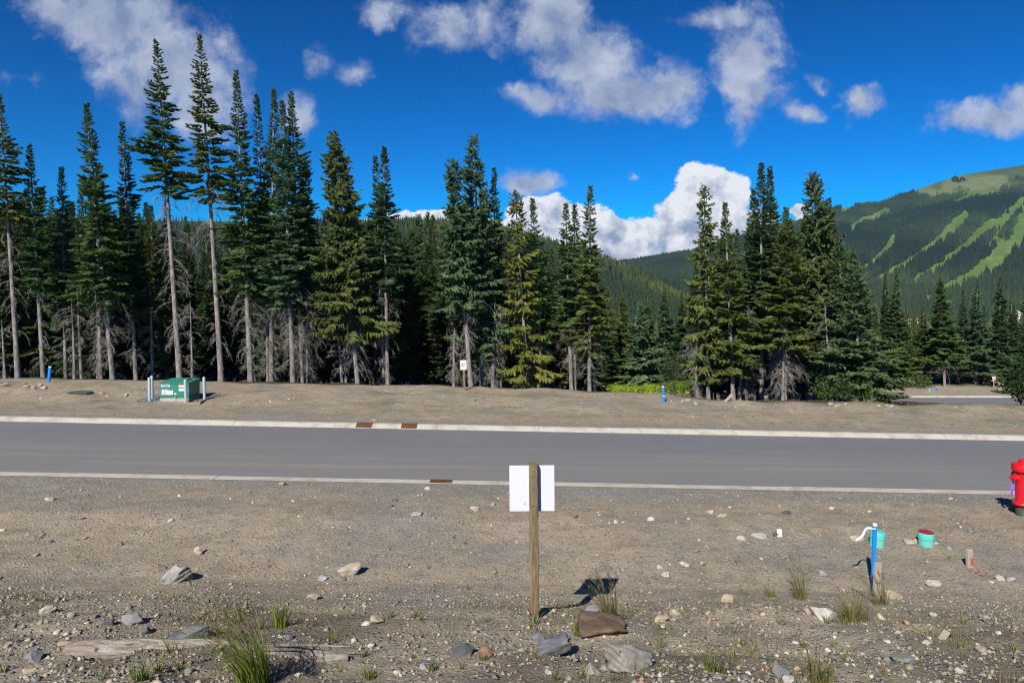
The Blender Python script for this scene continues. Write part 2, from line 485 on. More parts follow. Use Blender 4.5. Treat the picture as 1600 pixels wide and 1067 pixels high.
M = dict(
    ground=ground_material(), asphalt=asphalt_material(), leaf=leaf_material('needles'), bark=bark_material(),
    broad=leaf_material('broad_leaves', 0.35), grass=leaf_material('grass_blades', 0.3, (0.30, 0.225, 0.105)),
    dead=simple('dead_wood', (0.26, 0.238, 0.215), 0.9, 0.35, 3),
    pebble=attr_material('pebbles', 0.85, 0.3, 60), rock=attr_material('rock', 0.85, 0.7, 22),
    concrete=simple('kerb_concrete', (0.40, 0.375, 0.325), 0.9, 0.16, 5, bump=0.3, dirt=(0.25, 0.215, 0.165), dirt_amt=0.7),
    rust=simple('rusty_iron', (0.135, 0.052, 0.026), 0.85, 0.35, 14, bump=0.5, spec=0.3),
    drain_shade=simple('painted_drain_shadow', (0.03, 0.02, 0.015), 0.9),
    post=log_material('treated_post', (14, 14, 1.2), (0.125, 0.088, 0.048), (0.30, 0.225, 0.135), (0.17, 0.165, 0.11)),
    white=simple('white_sign_board', (0.58, 0.595, 0.62), 0.45, 0.015, 3, spec=0.4),
    black=simple('black_print', (0.03, 0.03, 0.035), 0.6),
    stake=simple('weathered_stake', (0.33, 0.28, 0.235), 0.9, 0.25, 9, bump=0.4),
    blue=simple('blue_paint', (0.008, 0.20, 0.62), 0.45, 0.10, 9, spec=0.5),
    blue_top=simple('pale_blue_top', (0.60, 0.66, 0.78), 0.6, 0.1, 9),
    teal=simple('teal_plastic', (0.09, 0.46, 0.39), 0.55, 0.12, 9, dirt=(0.30, 0.36, 0.30), dirt_amt=0.5),
    maroon=simple('maroon_paint', (0.24, 0.022, 0.045), 0.6, 0.15, 12),
    redpaint=simple('red_paint', (0.33, 0.085, 0.06), 0.7, 0.2, 12),
    hydrant=simple('hydrant_red', (0.55, 0.008, 0.016), 0.35, 0.10, 6, spec=0.5),
    iron=simple('dark_iron', (0.055, 0.06, 0.055), 0.8, 0.3, 10, bump=0.4, dirt=(0.16, 0.14, 0.11), dirt_amt=0.5),
    ribbon=simple('white_ribbon', (0.75, 0.75, 0.80), 0.5, 0.1, 14),
    purple=simple('purple_ribbon', (0.20, 0.085, 0.55), 0.5, 0.1, 14),
    galv=simple('galvanised_steel', (0.36, 0.43, 0.48), 0.5, 0.12, 8, metal=0.15, spec=0.5),
    green=simple('transformer_green', (0.030, 0.200, 0.140), 0.4, 0.10, 3, spec=0.5, dirt=(0.06, 0.14, 0.09), dirt_amt=0.35),
    red=simple('red_print', (0.65, 0.06, 0.07), 0.6), orange=simple('orange_print', (0.72, 0.16, 0.02), 0.6),
    bluep=simple('blue_print', (0.02, 0.18, 0.66), 0.6), label=simple('white_label', (0.78, 0.80, 0.84), 0.5, 0.03),
    brass=simple('brass_lock', (0.62, 0.50, 0.30), 0.4, 0.1, 9, metal=0.5),
    crush=attr_material('crushed_stone', 0.9, 0.4, 60), timber=simple('edging_timber', (0.27, 0.205, 0.135), 0.9, 0.2, 6),
    log=log_material(),
    far=attr_material('far_forest', 0.9, 0.0, 0.08), hill=attr_material('hillside', 0.95, 0.0, 0.02),
    roof=simple('red_roof', (0.33, 0.13, 0.095), 0.8, 0.2, .3), wall=simple('pale_wall', (0.55, 0.47, 0.40), 0.8, 0.1, .3),
    glass=simple('dark_window', (0.04, 0.05, 0.06), 0.2),
)

# ------------------------------------------------------------------ setting: ground, road, kerbs
def build_ground():
    rows = np.concatenate([np.arange(-8, 4, 1.0), np.arange(4, 9.5, .05), np.arange(9.5, 14.4, .08), np.arange(14.4, 14.8, .03), np.arange(14.8, 20.6, .4),
                           np.arange(20.6, 21, .03), np.arange(21, 30, .13), np.arange(30, 70, 1.0), np.arange(70, 78, .25), np.arange(78, 100, 1.0),
                           np.geomspace(100, 3400, 55)])
    u = np.linspace(-1.45, 1.45, 300)
    Y, U = np.meshgrid(rows, u, indexing='ij')
    X = U * (np.maximum(Y, -8) + 12.0)
    Z = gz(X, Y)
    n, k = Y.shape
    V = np.stack([X, Y, Z], -1).reshape(-1, 3)
    i = np.arange(n * k).reshape(n, k)
    Fc = np.stack([i[:-1, :-1], i[:-1, 1:], i[1:, 1:], i[1:, :-1]], -1).reshape(-1, 4)
    yc = crest_y(X)
    r = smooth(Y - yc + 0.8 * fbm(X, Y, 0.9, 3), 0.6, 1.6)
    pad = smooth(Y, 66, 68) * (1 - smooth(Y + 2 * fbm(X, Y, .3, 3), 83.5, 85)) * smooth(X, 8, 11)
    r = r * (1 - pad)
    r = np.maximum(r, .42 * smooth(fbm(X + 13, Y, .9, 4), -.08, .35) * (1 - smooth(Y + .5 * fbm(X, Y, 1.5, 2), 7.5, 8.6)))
    g = smooth(Y, 95, 130)
    g = np.maximum(g, 0.38 * smooth(fbm(X, Y, 1.1, 4), .05, .5) * smooth(Y, 21.5, 23) * (1 - smooth(Y, 27, 29)))
    g = np.maximum(g, 0.25 * smooth(fbm(X + 31, Y, 1.6, 4), .15, .6) * (1 - smooth(Y, 9, 10)))
    # greyer crushed gravel beside both kerbs and in some patches of the bank
    b = smooth(Y + 0.8 * fbm(X, Y, 1.2, 3), 13.2, 14.1) * (1 - smooth(Y + 0.5 * fbm(X, Y, 1.2, 3), 20.9, 21.8))
    b = np.maximum(b, np.exp(-(((X + 1.1) / .75) ** 2 + ((Y - 8.9) / .7) ** 2)) * 0.9)
    b = np.maximum(b, 0.75 * smooth(fbm(X + 77, Y, .55, 3), .0, .4) * smooth(Y, 9.0, 10.5))
    b = np.maximum(b, 0.22 * (1 - smooth(Y, 6.5, 8)))
    col = np.stack([r, g, b], -1).reshape(-1, 3)
    o = np_obj('ground', V, Fc, M['ground'], smooth_sh=True, col=col)
    tag(o, kind='structure')


def build_roads():
    xs = np.linspace(-60, 60, 121)
    V = []; 
    for x in xs:
        z = zroad(x)
        V += [(x, 14.98, z - .004), (x, 16.4, z + .012), (x, 17.7, z + .02), (x, 19.0, z + .012), (x, 20.42, z - .004)]
    i = np.arange(len(V)).reshape(len(xs), 5)
    Fc = np.stack([i[:-1, :-1], i[1:, :-1], i[1:, 1:], i[:-1, 1:]], -1).reshape(-1, 4)
    tag(np_obj('road', np.array(V), Fc, M['asphalt'], smooth_sh=True), kind='structure')
    xs = np.linspace(26, 150, 40)
    V = np.array([(x, y, ROAD2_Z + .0) for x in xs for y in (R2A, R2B)])
    i = np.arange(len(V)).reshape(len(xs), 2)
    Fc = np.stack([i[:-1, 0], i[1:, 0], i[1:, 1], i[:-1, 1]], -1)
    tag(np_obj('lower_road', V, Fc, M['asphalt']), kind='structure')

    def kerb(name, prof, x0, x1, step, z0, gap=0.004, skip=()):
        """cast kerb: one child for each length between joints"""
        root = empty(name, (0, 0, 0)); tag(root, kind='structure')
        x = x0; k = 0
        while x < x1 - 1e-3:
            a, b = x, min(x + step, x1)
            jit = 0.004 * math.sin(k * 2.3)
            mb = MB(); V = []
            for xx in (a + gap, b - gap):
                for (yy, zz) in prof:
                    V.append((xx, yy, (zroad(xx) if z0 is None else z0) + zz + jit * (zz > .05)))
            n = len(prof)
            Fc = [(j, j + 1, n + j + 1, n + j) for j in range(n - 1)] + [tuple(reversed(range(n))), tuple(range(n, 2 * n))]
            mb.add(V, Fc).build('kerb_length', M['concrete'], root)
            x = b; k += 1
        return root
    far = [(20.40, -.12), (20.40, .012), (20.43, .03), (20.56, .092), (20.60, .100), (20.69, .102), (20.69, -.12)]
    near = [(15.00, -.12), (15.00, .012), (14.97, .03), (14.90, .105), (14.87, .112), (14.64, .116), (14.64, -.12)]
    near = [(y, z) for y, z in reversed(near)]
    kerb('far_kerb', far, -48, 48, 3.05, None)
    kerb('near_kerb', near, -36.9, 37, 3.05, None)
    kerb('lower_road_kerb', [(R2B - .02, -.12), (R2B - .02, .02), (R2B + .12, .13), (R2B + .5, .14), (R2B + .5, -.12)], 27, 150, 4.0, ROAD2_Z)

    def grate(px, py, Y, prof, label, w=0.47):
        """iron kerb inlet: frame and bars laid just proud of the kerb"""
        X = (px - CX) / F * Y
        root = empty('kerb_drain', (X, 0, float(zroad(X))), 0, label, 'drain', 'rusty kerb drains')
        def strip(x0, x1, lift, name, mat):
            V = []; n = len(prof)
            for xx in (x0, x1):
                for yy, zz in prof:
                    V.append((xx, yy, zz + lift - .019 * xx))
            V2 = [(x, y, z - .02) for x, y, z in V]
            Fc = [(j, j + 1, n + j + 1, n + j) for j in range(n - 1)]
            Fc += [(j + 1, j, 2 * n + j, 2 * n + j + 1) for j in range(n - 1)] + [(n + j, n + j + 1, 3 * n + j + 1, 3 * n + j) for j in range(n - 1)]
            Fc += [(0, n, 3 * n, 2 * n), (n - 1, 3 * n - 1, 4 * n - 1, 2 * n - 1)]
            return MB().add(V + V2, Fc).build(name, mat, root)
        strip(-w / 2 + .01, w / 2 - .01, .006, 'shade_strip', M['drain_shade'])  # near-black strip painted as the shade between the bars; no real opening
        strip(-w / 2, -w / 2 + .035, .020, 'frame_side', M['rust']); strip(w / 2 - .035, w / 2, .020, 'frame_side', M['rust'])
        nb = 9
        for k in range(nb):
            xc = -w / 2 + .035 + (w - .07) * (k + .5) / nb
            strip(xc - .0165, xc + .0165, .016, 'bar', M['rust'])
    fp = [(20.41, .02), (20.43, .032), (20.56, .092), (20.60, .100), (20.68, .102)]
    npf = [(14.65, .116), (14.87, .112), (14.90, .105), (14.97, .03)]
    grate(570, 668, 20.6, fp, 'rusty kerb drain in the far kerb, left one of the pair')
    grate(640, 670, 20.6, fp, 'rusty kerb drain in the far kerb, right one of the pair')
    grate(689, 753, 14.75, npf, 'rusty kerb drain in the near kerb left of the white sign')


build_ground(); build_roads()

# ------------------------------------------------------------------ hills and far forest
def tier_cone(n=5, tiers=2):
    V = []; Fc = []
    for t in range(tiers):
        z0 = 0.06 + 0.94 * t / tiers * 0.85; z1 = min(1.0, z0 + 0.62) if t < tiers - 1 else 1.0
        r = 1.0 - 0.52 * t / max(1, tiers - 1) if tiers > 1 else 1.0
        b = len(V)
        for k in range(n):
            a = 2 * math.pi * (k + .5 * t) / n
            V.append((r * math.cos(a), r * math.sin(a), z0))
        V.append((0, 0, z1))
        for k in range(n):
            Fc.append((b + k, b + (k + 1) % n, b + n))
    return np.array(V), np.array(Fc)


def scatter_cones(name, P, H, R, col, mat, label, tiers=2, n=5):
    tv, tf = tier_cone(n, tiers)
    m = len(P); rng = np.random.default_rng(5)
    an = rng.random(m) * 6.28; c, s = np.cos(an), np.sin(an)
    jr = 1 + 0.28 * (rng.random((m, len(tv))) - .5)
    x = tv[None, :, 0] * R[:, None] * jr; y = tv[None, :, 1] * R[:, None] * jr
    V = np.stack([P[:, 0:1] + x * c[:, None] - y * s[:, None], P[:, 1:2] + x * s[:, None] + y * c[:, None], P[:, 2:3] + tv[None, :, 2] * H[:, None] - .05 * H[:, None]], -1)
    Fc = tf[None] + (np.arange(m) * len(tv))[:, None, None]
    cc = np.repeat(col[:, None, :], len(tv), 1)
    o = np_obj(name, V.reshape(-1, 3), Fc.reshape(-1, 3), mat, col=cc.reshape(-1, 3))
    return tag(o, label, 'forest', kind='stuff')


RIDGE_A = ([-900, -400, 0, 280, 640, 720, 800, 850, 900, 950, 1000, 1060, 1110, 1170, 1300], [330, 322, 338, 346, 348, 352, 362, 378, 394, 410, 427, 453, 478, 500, 520])
RIDGE_B = ([500, 800, 900, 990, 1080, 1160, 1250, 1310, 1380, 1420, 1460, 1500, 1550, 1600, 1700, 1900, 2300, 2900], [455, 440, 424, 411, 396, 373, 349, 326, 318, 301, 287, 274, 266, 258, 247, 238, 262, 330])


class Hill:
    """a hill rising from a base distance to a ridge; a = bearing as a photograph column, t = 0 base .. 1 ridge"""
    def __init__(s, ridge, y0, y1, zb, pw, seed):
        s.r, s.y0, s.y1, s.zb, s.pw, s.seed = ridge, y0, y1, zb, pw, seed
    def point(s, a, t, rough=True):
        a = np.asarray(a, float); t = np.asarray(t, float)
        y1 = s.y1(a); Y = s.y0 + (y1 - s.y0) * t
        X = (a - CX) / F * Y
        zr = CAMZ + y1 * (HY - np.interp(a, *s.r)) / F
        tt = np.clip(t, 0, 1)
        z = s.zb + (zr - s.zb) * tt ** s.pw
        z = z - np.clip(t - 1, 0, None) * (zr - s.zb) * 1.2
        if rough:
            w = smooth(tt, 0, .25) * (1 - smooth(tt, .75, 1.0))
            sc = 2.2 / (y1)
            z = z + (zr - s.zb) * 0.20 * w * fbm(X + s.seed, Y, sc, 4) 
        return X, Y, z
    def proj(s, X, Y, Z):
        return CX + F * X / Y, HY - F * (Z - CAMZ) / Y


hillA = Hill(RIDGE_A, 330.0, lambda a: 1250 - 350 * smooth(a, 700, 1100), -36.0, 0.85, 11.0)
hillB = Hill(RIDGE_B, 900.0, lambda a: 2500 + 600 * smooth(a, 1100, 1500), -50.0, 1.05, 53.0)

RUNS = [([(1510, 336), (1487, 361), (1460, 382), (1448, 391), (1412, 415), (1355, 446)], [9, 11, 9, 7, 6, 6]),
        ([(1596, 314), (1574, 340), (1535, 361), (1517, 382), (1472, 415), (1445, 431), (1400, 452)], [8, 11, 11, 9, 8, 8, 5]),
        ([(1620, 325), (1604, 345), (1592, 372), (1568, 397), (1538, 421), (1502, 442), (1450, 470)], [22, 22, 20, 18, 15, 13, 6]),
        ([(1398, 372), (1385, 391), (1362, 413), (1340, 425)], [7, 8, 6, 4]),
        ([(1387, 328), (1364, 340), (1348, 344), (1334, 354), (1332, 364)], [6, 5, 5, 4, 3]),
        ([(1572, 350), (1544, 388), (1511, 412), (1488, 430)], [4, 4, 4, 3]),
        ([(1330, 322), (1318, 330)], [7, 5]), ([(1560, 300), (1520, 305), (1490, 318)], [5, 5, 3]),
        ([(1445, 462), (1425, 478), (1405, 482)], [3, 3, 2])]


def run_dist(px, py):
    best = np.full(np.shape(px), 9.0)
    for pts, wd in RUNS:
        for (p, q, w0, w1) in zip(pts[:-1], pts[1:], wd[:-1], wd[1:]):
            dx, dy = q[0] - p[0], q[1] - p[1]
            t = np.clip(((px - p[0]) * dx + (py - p[1]) * dy) / (dx * dx + dy * dy), 0, 1)
            d = np.hypot(px - p[0] - t * dx, py - p[1] - t * dy) / ((w0 + (w1 - w0) * t) * .88)
            best = np.minimum(best, d)
    return best


def meadow(px, py):
    """alpine meadow above the tree line, 1 = open"""
    line = np.interp(px, [1395, 1410, 1440, 1480, 1520, 1560, 1600, 1700, 1900], [300, 309, 313, 306, 303, 300, 292, 285, 280])
    line = line + 5 * fbm(px, py, 0.05, 3) * 2
    return smooth(line - py, -3, 4)


def build_hills():
    rng = np.random.default_rng(21)
    for name, hill, (a0, a1, na), seed in (('forest_hill', hillA, (-1000, 1280, 260), 1), ('ski_mountain', hillB, (520, 2800, 420), 2)):
        t = np.concatenate([np.linspace(0, 1, 150), np.linspace(1.03, 1.45, 10)])
        A, T = np.meshgrid(np.linspace(a0, a1, na), t, indexing='ij')
        X, Y, Z = hill.point(A, T)
        px, py = hill.proj(X, Y, Z)
        nz = fbm(px, py, 0.06, 4)
        floor = np.array([0.020, 0.032, 0.016])[None, None] * (1 + .5 * nz[..., None])
        grass = np.array([0.125, 0.205, 0.046])[None, None] * (1 + .35 * nz[..., None]) 
        tan = np.array([0.20, 0.175, 0.105])[None, None] * np.ones_like(grass)
        if hill is hillB:
            rd = run_dist(px, py)
            g = 1 - smooth(rd + .5 * fbm(px, py, .12, 3), .8, 1.25)
            me = meadow(px, py)
            al = 0.45 * np.array([0.090, 0.125, 0.045])[None, None] + 0.38 * tan * smooth(fbm(px + 9, py * 2.5, .03, 3), -.2, .3)[..., None] + np.array([.028, .045, .016])
            col = floor * (1 - g[..., None]) + (grass * .8 + .2 * tan * smooth(fbm(px, py, .05, 3), 0, .4)[..., None]) * g[..., None]
            col = col * (1 - me[..., None]) + al * me[..., None]
        else:
            col = floor
        n, k = A.shape
        i = np.arange(n * k).reshape(n, k)
        Fc = np.stack([i[:-1, :-1], i[1:, :-1], i[1:, 1:], i[:-1, 1:]], -1).reshape(-1, 4)
        o = np_obj(name, np.stack([X, Y, Z], -1).reshape(-1, 3), Fc, M['hill'], smooth_sh=True, col=np.clip(col, 0, 1).reshape(-1, 3))
        tag(o, kind='structure')
    # forest on the near hill
    n = 15000
    a = rng.uniform(-120, 1140, n); t = rng.random(n) ** 0.8 * 1.04
    keep = rng.random(n) < (0.35 + 0.65 * smooth(a, 500, 640)) ; a, t = a[keep], t[keep]
    X, Y, Z = hillA.point(a, t); n = len(a)
    H = rng.uniform(8, 17, n) * (0.8 + 0.5 * fbm(X, Y, .01, 2)); R = H * rng.uniform(.13, .2, n)
    k = np.clip(0.5 + 1.3 * fbm(X, Y, .006, 3) + .5 * (rng.random(n) - .5), 0, 1)[:, None] * (.15 + .85 * smooth(t + .10 * fbm(X, Y, .01, 3), .60, .68))[:, None]  # trees low on the slope coloured darker: a band of shade painted in
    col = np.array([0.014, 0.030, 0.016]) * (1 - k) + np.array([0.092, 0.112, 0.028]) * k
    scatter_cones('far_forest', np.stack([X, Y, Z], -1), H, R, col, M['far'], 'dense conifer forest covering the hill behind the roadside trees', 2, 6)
    # forest on the ski mountain
    n = 72000
    a = rng.uniform(940, 1680, n); t = rng.random(n) ** 0.75 * 1.01
    X, Y, Z = hillB.point(a, t); px, py = hillB.proj(X, Y, Z)
    rd = run_dist(px, py) + .75 * fbm(px, py, .12, 4, .65)
    me = meadow(px, py)
    clump = smooth(fbm(px * .6, py * 1.6, .06, 3), .10, .20)
    keep = (rd > .88 + .25 * rng.random(n)) & (rng.random(n) < np.where(me > .5, clump * .75, 1.0))
    thin = smooth(fbm(px + 50, py, .03, 3), -.45, -.1)
    keep &= rng.random(n) < (.45 + .55 * thin)
    X, Y, Z, py, me = X[keep], Y[keep], Z[keep], py[keep], me[keep]; n = len(X)
    H = rng.uniform(12, 24, n) * np.where(me > .5, .6, 1.0); R = H * rng.uniform(.15, .22, n)
    k = np.clip(0.4 + 1.1 * fbm(X, Y, .004, 3) + .4 * (rng.random(n) - .5), 0, 1)[:, None]
    col = np.array([0.012, 0.027, 0.019]) * (1 - k) + np.array([0.042, 0.068, 0.030]) * k
    scatter_cones('mountain_forest', np.stack([X, Y, Z], -1), H, R, col, M['far'], 'dark conifer forest between the ski runs on the mountain', 1, 6)
    # woods on the valley floor, between the lower road and the hills
    n = 2300
    Y = 260 * (1000 / 260) ** rng.random(n); ax = rng.uniform(150, 1750, n); X = (ax - CX) / F * Y
    Z = gz(X, Y); H = rng.uniform(9, 15, n); R = H * rng.uniform(.15, .21, n)
    k = rng.random(n)[:, None]
    col = np.array([0.018, 0.036, 0.018]) * (1 - k) + np.array([0.045, 0.070, 0.026]) * k
    keep = ~((np.abs(ax - 1425) < 32) & (Y > 560))
    scatter_cones('valley_forest', np.stack([X, Y, Z], -1)[keep], H[keep], R[keep], col[keep], M['far'], 'conifer wood filling the valley beyond the lower road', 4, 7)


build_hills()


def house(px, py, Y, w, d, h, rz, label, roof='roof'):
    p = px2(px, py, Y)
    g = float(gz(p.x, p.y))
    root = empty('village_house', (p.x, p.y, g), rz, label, 'house', 'village houses in the valley')
    top = p.z - g
    MB().box((0, 0, top / 2), (w, d, top)).build('wall', M['wall'], root)
    V = [(-w * .56, -d * .58, top - .3), (w * .56, -d * .58, top - .3), (w * .56, d * .58, top - .3), (-w * .56, d * .58, top - .3), (-w * .56, 0, top + h), (w * .56, 0, top + h)]
    MB().add(V, [(0, 1, 5, 4), (2, 3, 4, 5), (1, 2, 5), (3, 0, 4), (3, 2, 1, 0)]).build('roof', M[roof], root)
    for k in range(3):
        for j in range(2):
            MB().box((-w * .32 + k * w * .32, -d / 2 - .04, top - 2.2 - j * 3.0), (w * .14, .12, 1.5)).build('window', M['glass'], root)


house(1420, 500, 700, 6.5, 7, 1.8, .15, 'red roofed village house left of the pole in the far valley')
house(1434, 501, 690, 6.0, 7, 2.2, -.2, 'red roofed village house right of its neighbour in the far valley')
house(1573, 486, 800, 4.5, 6, 1.4, .1, 'pale village house at the foot of the ski slope, left one by the right edge', 'wall')
house(1592, 487, 800, 4.5, 6, 1.4, -.1, 'pale village house at the foot of the ski slope nearest the right edge', 'wall')

# ------------------------------------------------------------------ conifers
def unit(v):
    return v / np.maximum(np.linalg.norm(v, axis=-1, keepdims=True), 1e-9)


def crown_arrays(rng, H, zb, R, kind='f', dens=17.0, rust=0.0, rust_top=0.0, bare=0.0, wide=1.0):
    """needle sprays of one conifer, as quads: branch > twigs > two crossed blades each"""
    hl = H - zb
    n = max(12, int(hl * dens * 1.45))
    s = ((np.arange(n) + rng.random(n)) / n) ** 0.94
    z = zb + hl * s
    az = np.arange(n) * 2.39996 + rng.normal(0, .5, n)
    if kind == 'f':
        prof = np.minimum((1 - s) ** 1.2 * 1.22 + .012, 1.0) * (0.6 + 0.4 * smooth(s, 0, .12))
        a = -.28 + .95 * s ** 1.6; b = .10 + 0 * s; hang = .10; ang = 52
    elif kind == 's':
        prof = np.minimum((1 - s) * 1.1 + .05, 1.0) ** 0.8 * (0.6 + 0.4 * smooth(s, 0, .1))
        a = -.50 + .75 * s ** 1.5; b = .26 + 0 * s; hang = .75; ang = 48
    else:                                                # full young tree down to the ground
        prof = np.minimum((1 - s) ** 1.1 * 1.12 + .015, 1.0)
        a = -.10 + .75 * s ** 1.3; b = .06 + 0 * s; hang = .12; ang = 50
    ph = rng.random(4) * 6.28
    lump = 1 + .22 * np.sin(az * 1 + ph[0] + z * 1.1) + .16 * np.sin(z * 2.7 + ph[1]) + .12 * np.sin(az * 2 + ph[2] - z * 1.9)
    L = R * prof * rng.uniform(.6, 1.12, n) * lump + .07
    keep = rng.random(n) > bare * (1 - s) ** .5
    keep &= ~((np.sin(z * 2.1 + ph[3]) * np.sin(az + ph[1]) > .86) & (s < .9))
    s, z, az, L, a, b = s[keep], z[keep], az[keep], L[keep], a[keep], b[keep]
    a = a + rng.normal(0, .12, len(s)); tone = rng.random(len(s))
    m = np.maximum(3, (L / .062).astype(int)) * 2
    bi = np.repeat(np.arange(len(s)), m)
    idx = np.arange(len(bi)) - np.repeat(np.cumsum(m) - m, m)
    t = np.clip((idx // 2 + .5 + rng.normal(0, .2, len(bi))) / (m[bi] / 2), .06, 1)
    t = .10 + .90 * t
    side = np.where(idx % 2 == 0, 1.0, -1.0)
    h = np.stack([np.cos(az), np.sin(az), 0 * az], -1)[bi]
    pr = np.stack([-np.sin(az), np.cos(az), 0 * az], -1)[bi]
    Lb, ab, bb = L[bi], a[bi], b[bi]
    P = h * (Lb * t)[:, None]; P[:, 2] = z[bi] + Lb * (ab * t + bb * t * t)
    tan = h.copy(); tan[:, 2] = ab + 2 * bb * t; tan = unit(tan)
    fi = np.radians(rng.normal(ang, 14, len(bi)))
    D = tan * np.cos(fi)[:, None] + pr * (side * np.sin(fi))[:, None]
    D[:, 2] -= hang * rng.uniform(.2, 1.6, len(bi))
    D[:, 2] += rng.normal(0.02, .16, len(bi))
    D = unit(D)
    l = np.minimum((.40 * Lb * (1 - t) + .075 + .085 * np.minimum(1, Lb / .5)) * rng.uniform(.65, 1.25, len(bi)), .46 * max(1.0, R / 1.5))
    w = (.024 + .078 * l) * (1 + .25 * max(0., R - 1.8)) * rng.uniform(.75, 1.3, len(bi)) * wide
    tn = np.clip(.55 * tone[bi] + .45 * rng.random(len(bi)), 0, 1)
    rs = np.where(rng.random(len(bi)) < rust * 1.2, rng.random(len(bi)), 0.0)
    rs = np.maximum(rs, rust_top * smooth(s[bi], .80, .95) * (rng.random(len(bi)) < .7) * rng.random(len(bi)))
    # leader: short sprays up the last stretch of stem
    k = 26
    zz = H - rng.random(k) * min(1.0, hl * .12); aa = rng.random(k) * 6.28
    P2 = np.stack([0 * zz, 0 * zz, zz], -1); D2 = unit(np.stack([np.cos(aa) * .6, np.sin(aa) * .6, .8 + 0 * zz], -1))
    P = np.concatenate([P, P2]); D = np.concatenate([D, D2]); l = np.concatenate([l, np.full(k, .17)]); w = np.concatenate([w, np.full(k, .035)])
    tn = np.concatenate([tn, rng.random(k)]); rs = np.concatenate([rs, np.full(k, rust_top * .5)])
    up = np.array([0, 0, 1.0])
    W0 = unit(np.cross(D, up) + rng.normal(0, .1, D.shape)); N0 = np.cross(D, W0); ro = rng.normal(0, .55, len(D))[:, None]
    W = W0 * np.cos(ro) + N0 * np.sin(ro); W2 = -W0 * np.sin(ro) + N0 * np.cos(ro)
    Vs = []
    for WW, f in ((W, 1.0), (W2, .9)):
        a0 = P; a1 = P + D * (l * .45)[:, None] + WW * (w * f)[:, None]; a2 = P + D * l[:, None]; a3 = P + D * (l * .45)[:, None] - WW * (w * f)[:, None]
        Vs.append(np.stack([a0, a1, a2, a3], 1))
    V = np.concatenate(Vs).reshape(-1, 3)
    c1 = np.stack([tn, rs, 0 * tn], -1); cc = np.repeat(np.concatenate([c1, c1]), 4, 0)
    return V, np.arange(len(V)).reshape(-1, 4), cc


def stick_arrays(base, pts, rad, nside=3):
    """many thin tapered tubes at once: pts (n, k, 3), rad (n, k)"""
    n, k, _ = pts.shape
    t = np.gradient(pts, axis=1); t = unit(t)
    ref = np.where(np.abs(t[..., 2:3]) < .8, np.array([0, 0, 1.0]), np.array([1.0, 0, 0]))
    e1 = unit(np.cross(t, ref)); e2 = np.cross(t, e1)
    V = []
    for j in range(nside):
        an = 2 * math.pi * j / nside
        V.append(pts + (e1 * math.cos(an) + e2 * math.sin(an)) * rad[..., None])
    V = np.stack(V, 2)                                   # n,k,side,3
    i = np.arange(n * k * nside).reshape(n, k, nside)
    j2 = (np.arange(nside) + 1) % nside
    Fc = np.stack([i[:, :-1, :], i[:, 1:, :], i[:, 1:, :][:, :, j2], i[:, :-1, :][:, :, j2]], -1).reshape(-1, 4)
    return V.reshape(-1, 3), Fc + base


def dead_arrays(rng, z0, z1, L0, dens=12.0, droop=.95):
    n = max(6, int((z1 - z0) * dens))
    z = z0 + (z1 - z0) * rng.random(n); az = rng.random(n) * 6.28
    L = L0 * rng.uniform(.25, 1.1, n) * (.55 + .45 * (z - z0) / max(.1, z1 - z0))
    k = 6; t = np.linspace(0, 1, k)[None]
    dr = droop * rng.uniform(.35, 1.25, n)[:, None]; rise = rng.normal(.12, .18, n)[:, None]
    bend = rng.normal(0, .2, n)[:, None]
    hx, hy = np.cos(az)[:, None], np.sin(az)[:, None]
    r = L[:, None] * (t - .22 * dr * t ** 3)
    pts = np.stack([hx * r - hy * bend * L[:, None] * t ** 2, hy * r + hx * bend * L[:, None] * t ** 2, z[:, None] + L[:, None] * (rise * t - dr * t ** 2.2)], -1)
    rad = (.0065 + .005 * L[:, None]) * (1 - .8 * t)
    V, Fc = stick_arrays(0, pts, rad)
    # side twigs
    m = 16
    bi = np.repeat(np.arange(n), m); tt = rng.uniform(.25, .98, n * m)
    j = np.minimum((tt * (k - 1)).astype(int), k - 2); fr = (tt * (k - 1) - j)[:, None]
    S = pts[bi, j] * (1 - fr) + pts[bi, j + 1] * fr
    tg = unit(pts[bi, j + 1] - pts[bi, j])
    D = unit(tg * .6 + rng.normal(0, .6, (n * m, 3)) + np.array([0, 0, -.35]))
    ll = (L[bi] * .36 * rng.uniform(.3, 1.1, n * m))[:, None]
    p2 = np.stack([S, S + D * ll + np.array([0, 0, -.14]) * ll], 1)
    r2 = np.tile(np.array([.0048, .0018]), (n * m, 1))
    V2, F2 = stick_arrays(len(V), p2, r2)
    return np.concatenate([V, V2]), np.concatenate([Fc, F2])


def trunk_arrays(rng, H, r0, bow):
    k, ns = 18, 9
    t = np.linspace(0, 1, k)
    z = -.5 + (H + .5) * t
    ph = rng.random(2) * 6.28
    cx = bow * (np.sin(t * 2.4 + ph[0]) - np.sin(ph[0])) ; cy = bow * (np.sin(t * 2.0 + ph[1]) - np.sin(ph[1]))
    rad = r0 * (1 - t) ** .85 + .012; rad[0] *= 1.35; rad[1] *= 1.08
    an = np.arange(ns) / ns * 6.283
    V = np.stack([cx[:, None] + rad[:, None] * np.cos(an), cy[:, None] + rad[:, None] * np.sin(an), np.repeat(z[:, None], ns, 1)], -1)
    i = np.arange(k * ns).reshape(k, ns); j2 = (np.arange(ns) + 1) % ns
    Fc = np.stack([i[:-1], i[:-1][:, j2], i[1:][:, j2], i[1:]], -1).reshape(-1, 4)
    return V.reshape(-1, 3), Fc, (t, cx, cy, z)


def bend_to(V, ax):
    t, cx, cy, z = ax
    V = V.copy()
    V[:, 0] += np.interp(V[:, 2], z, cx); V[:, 1] += np.interp(V[:, 2], z, cy)
    return V


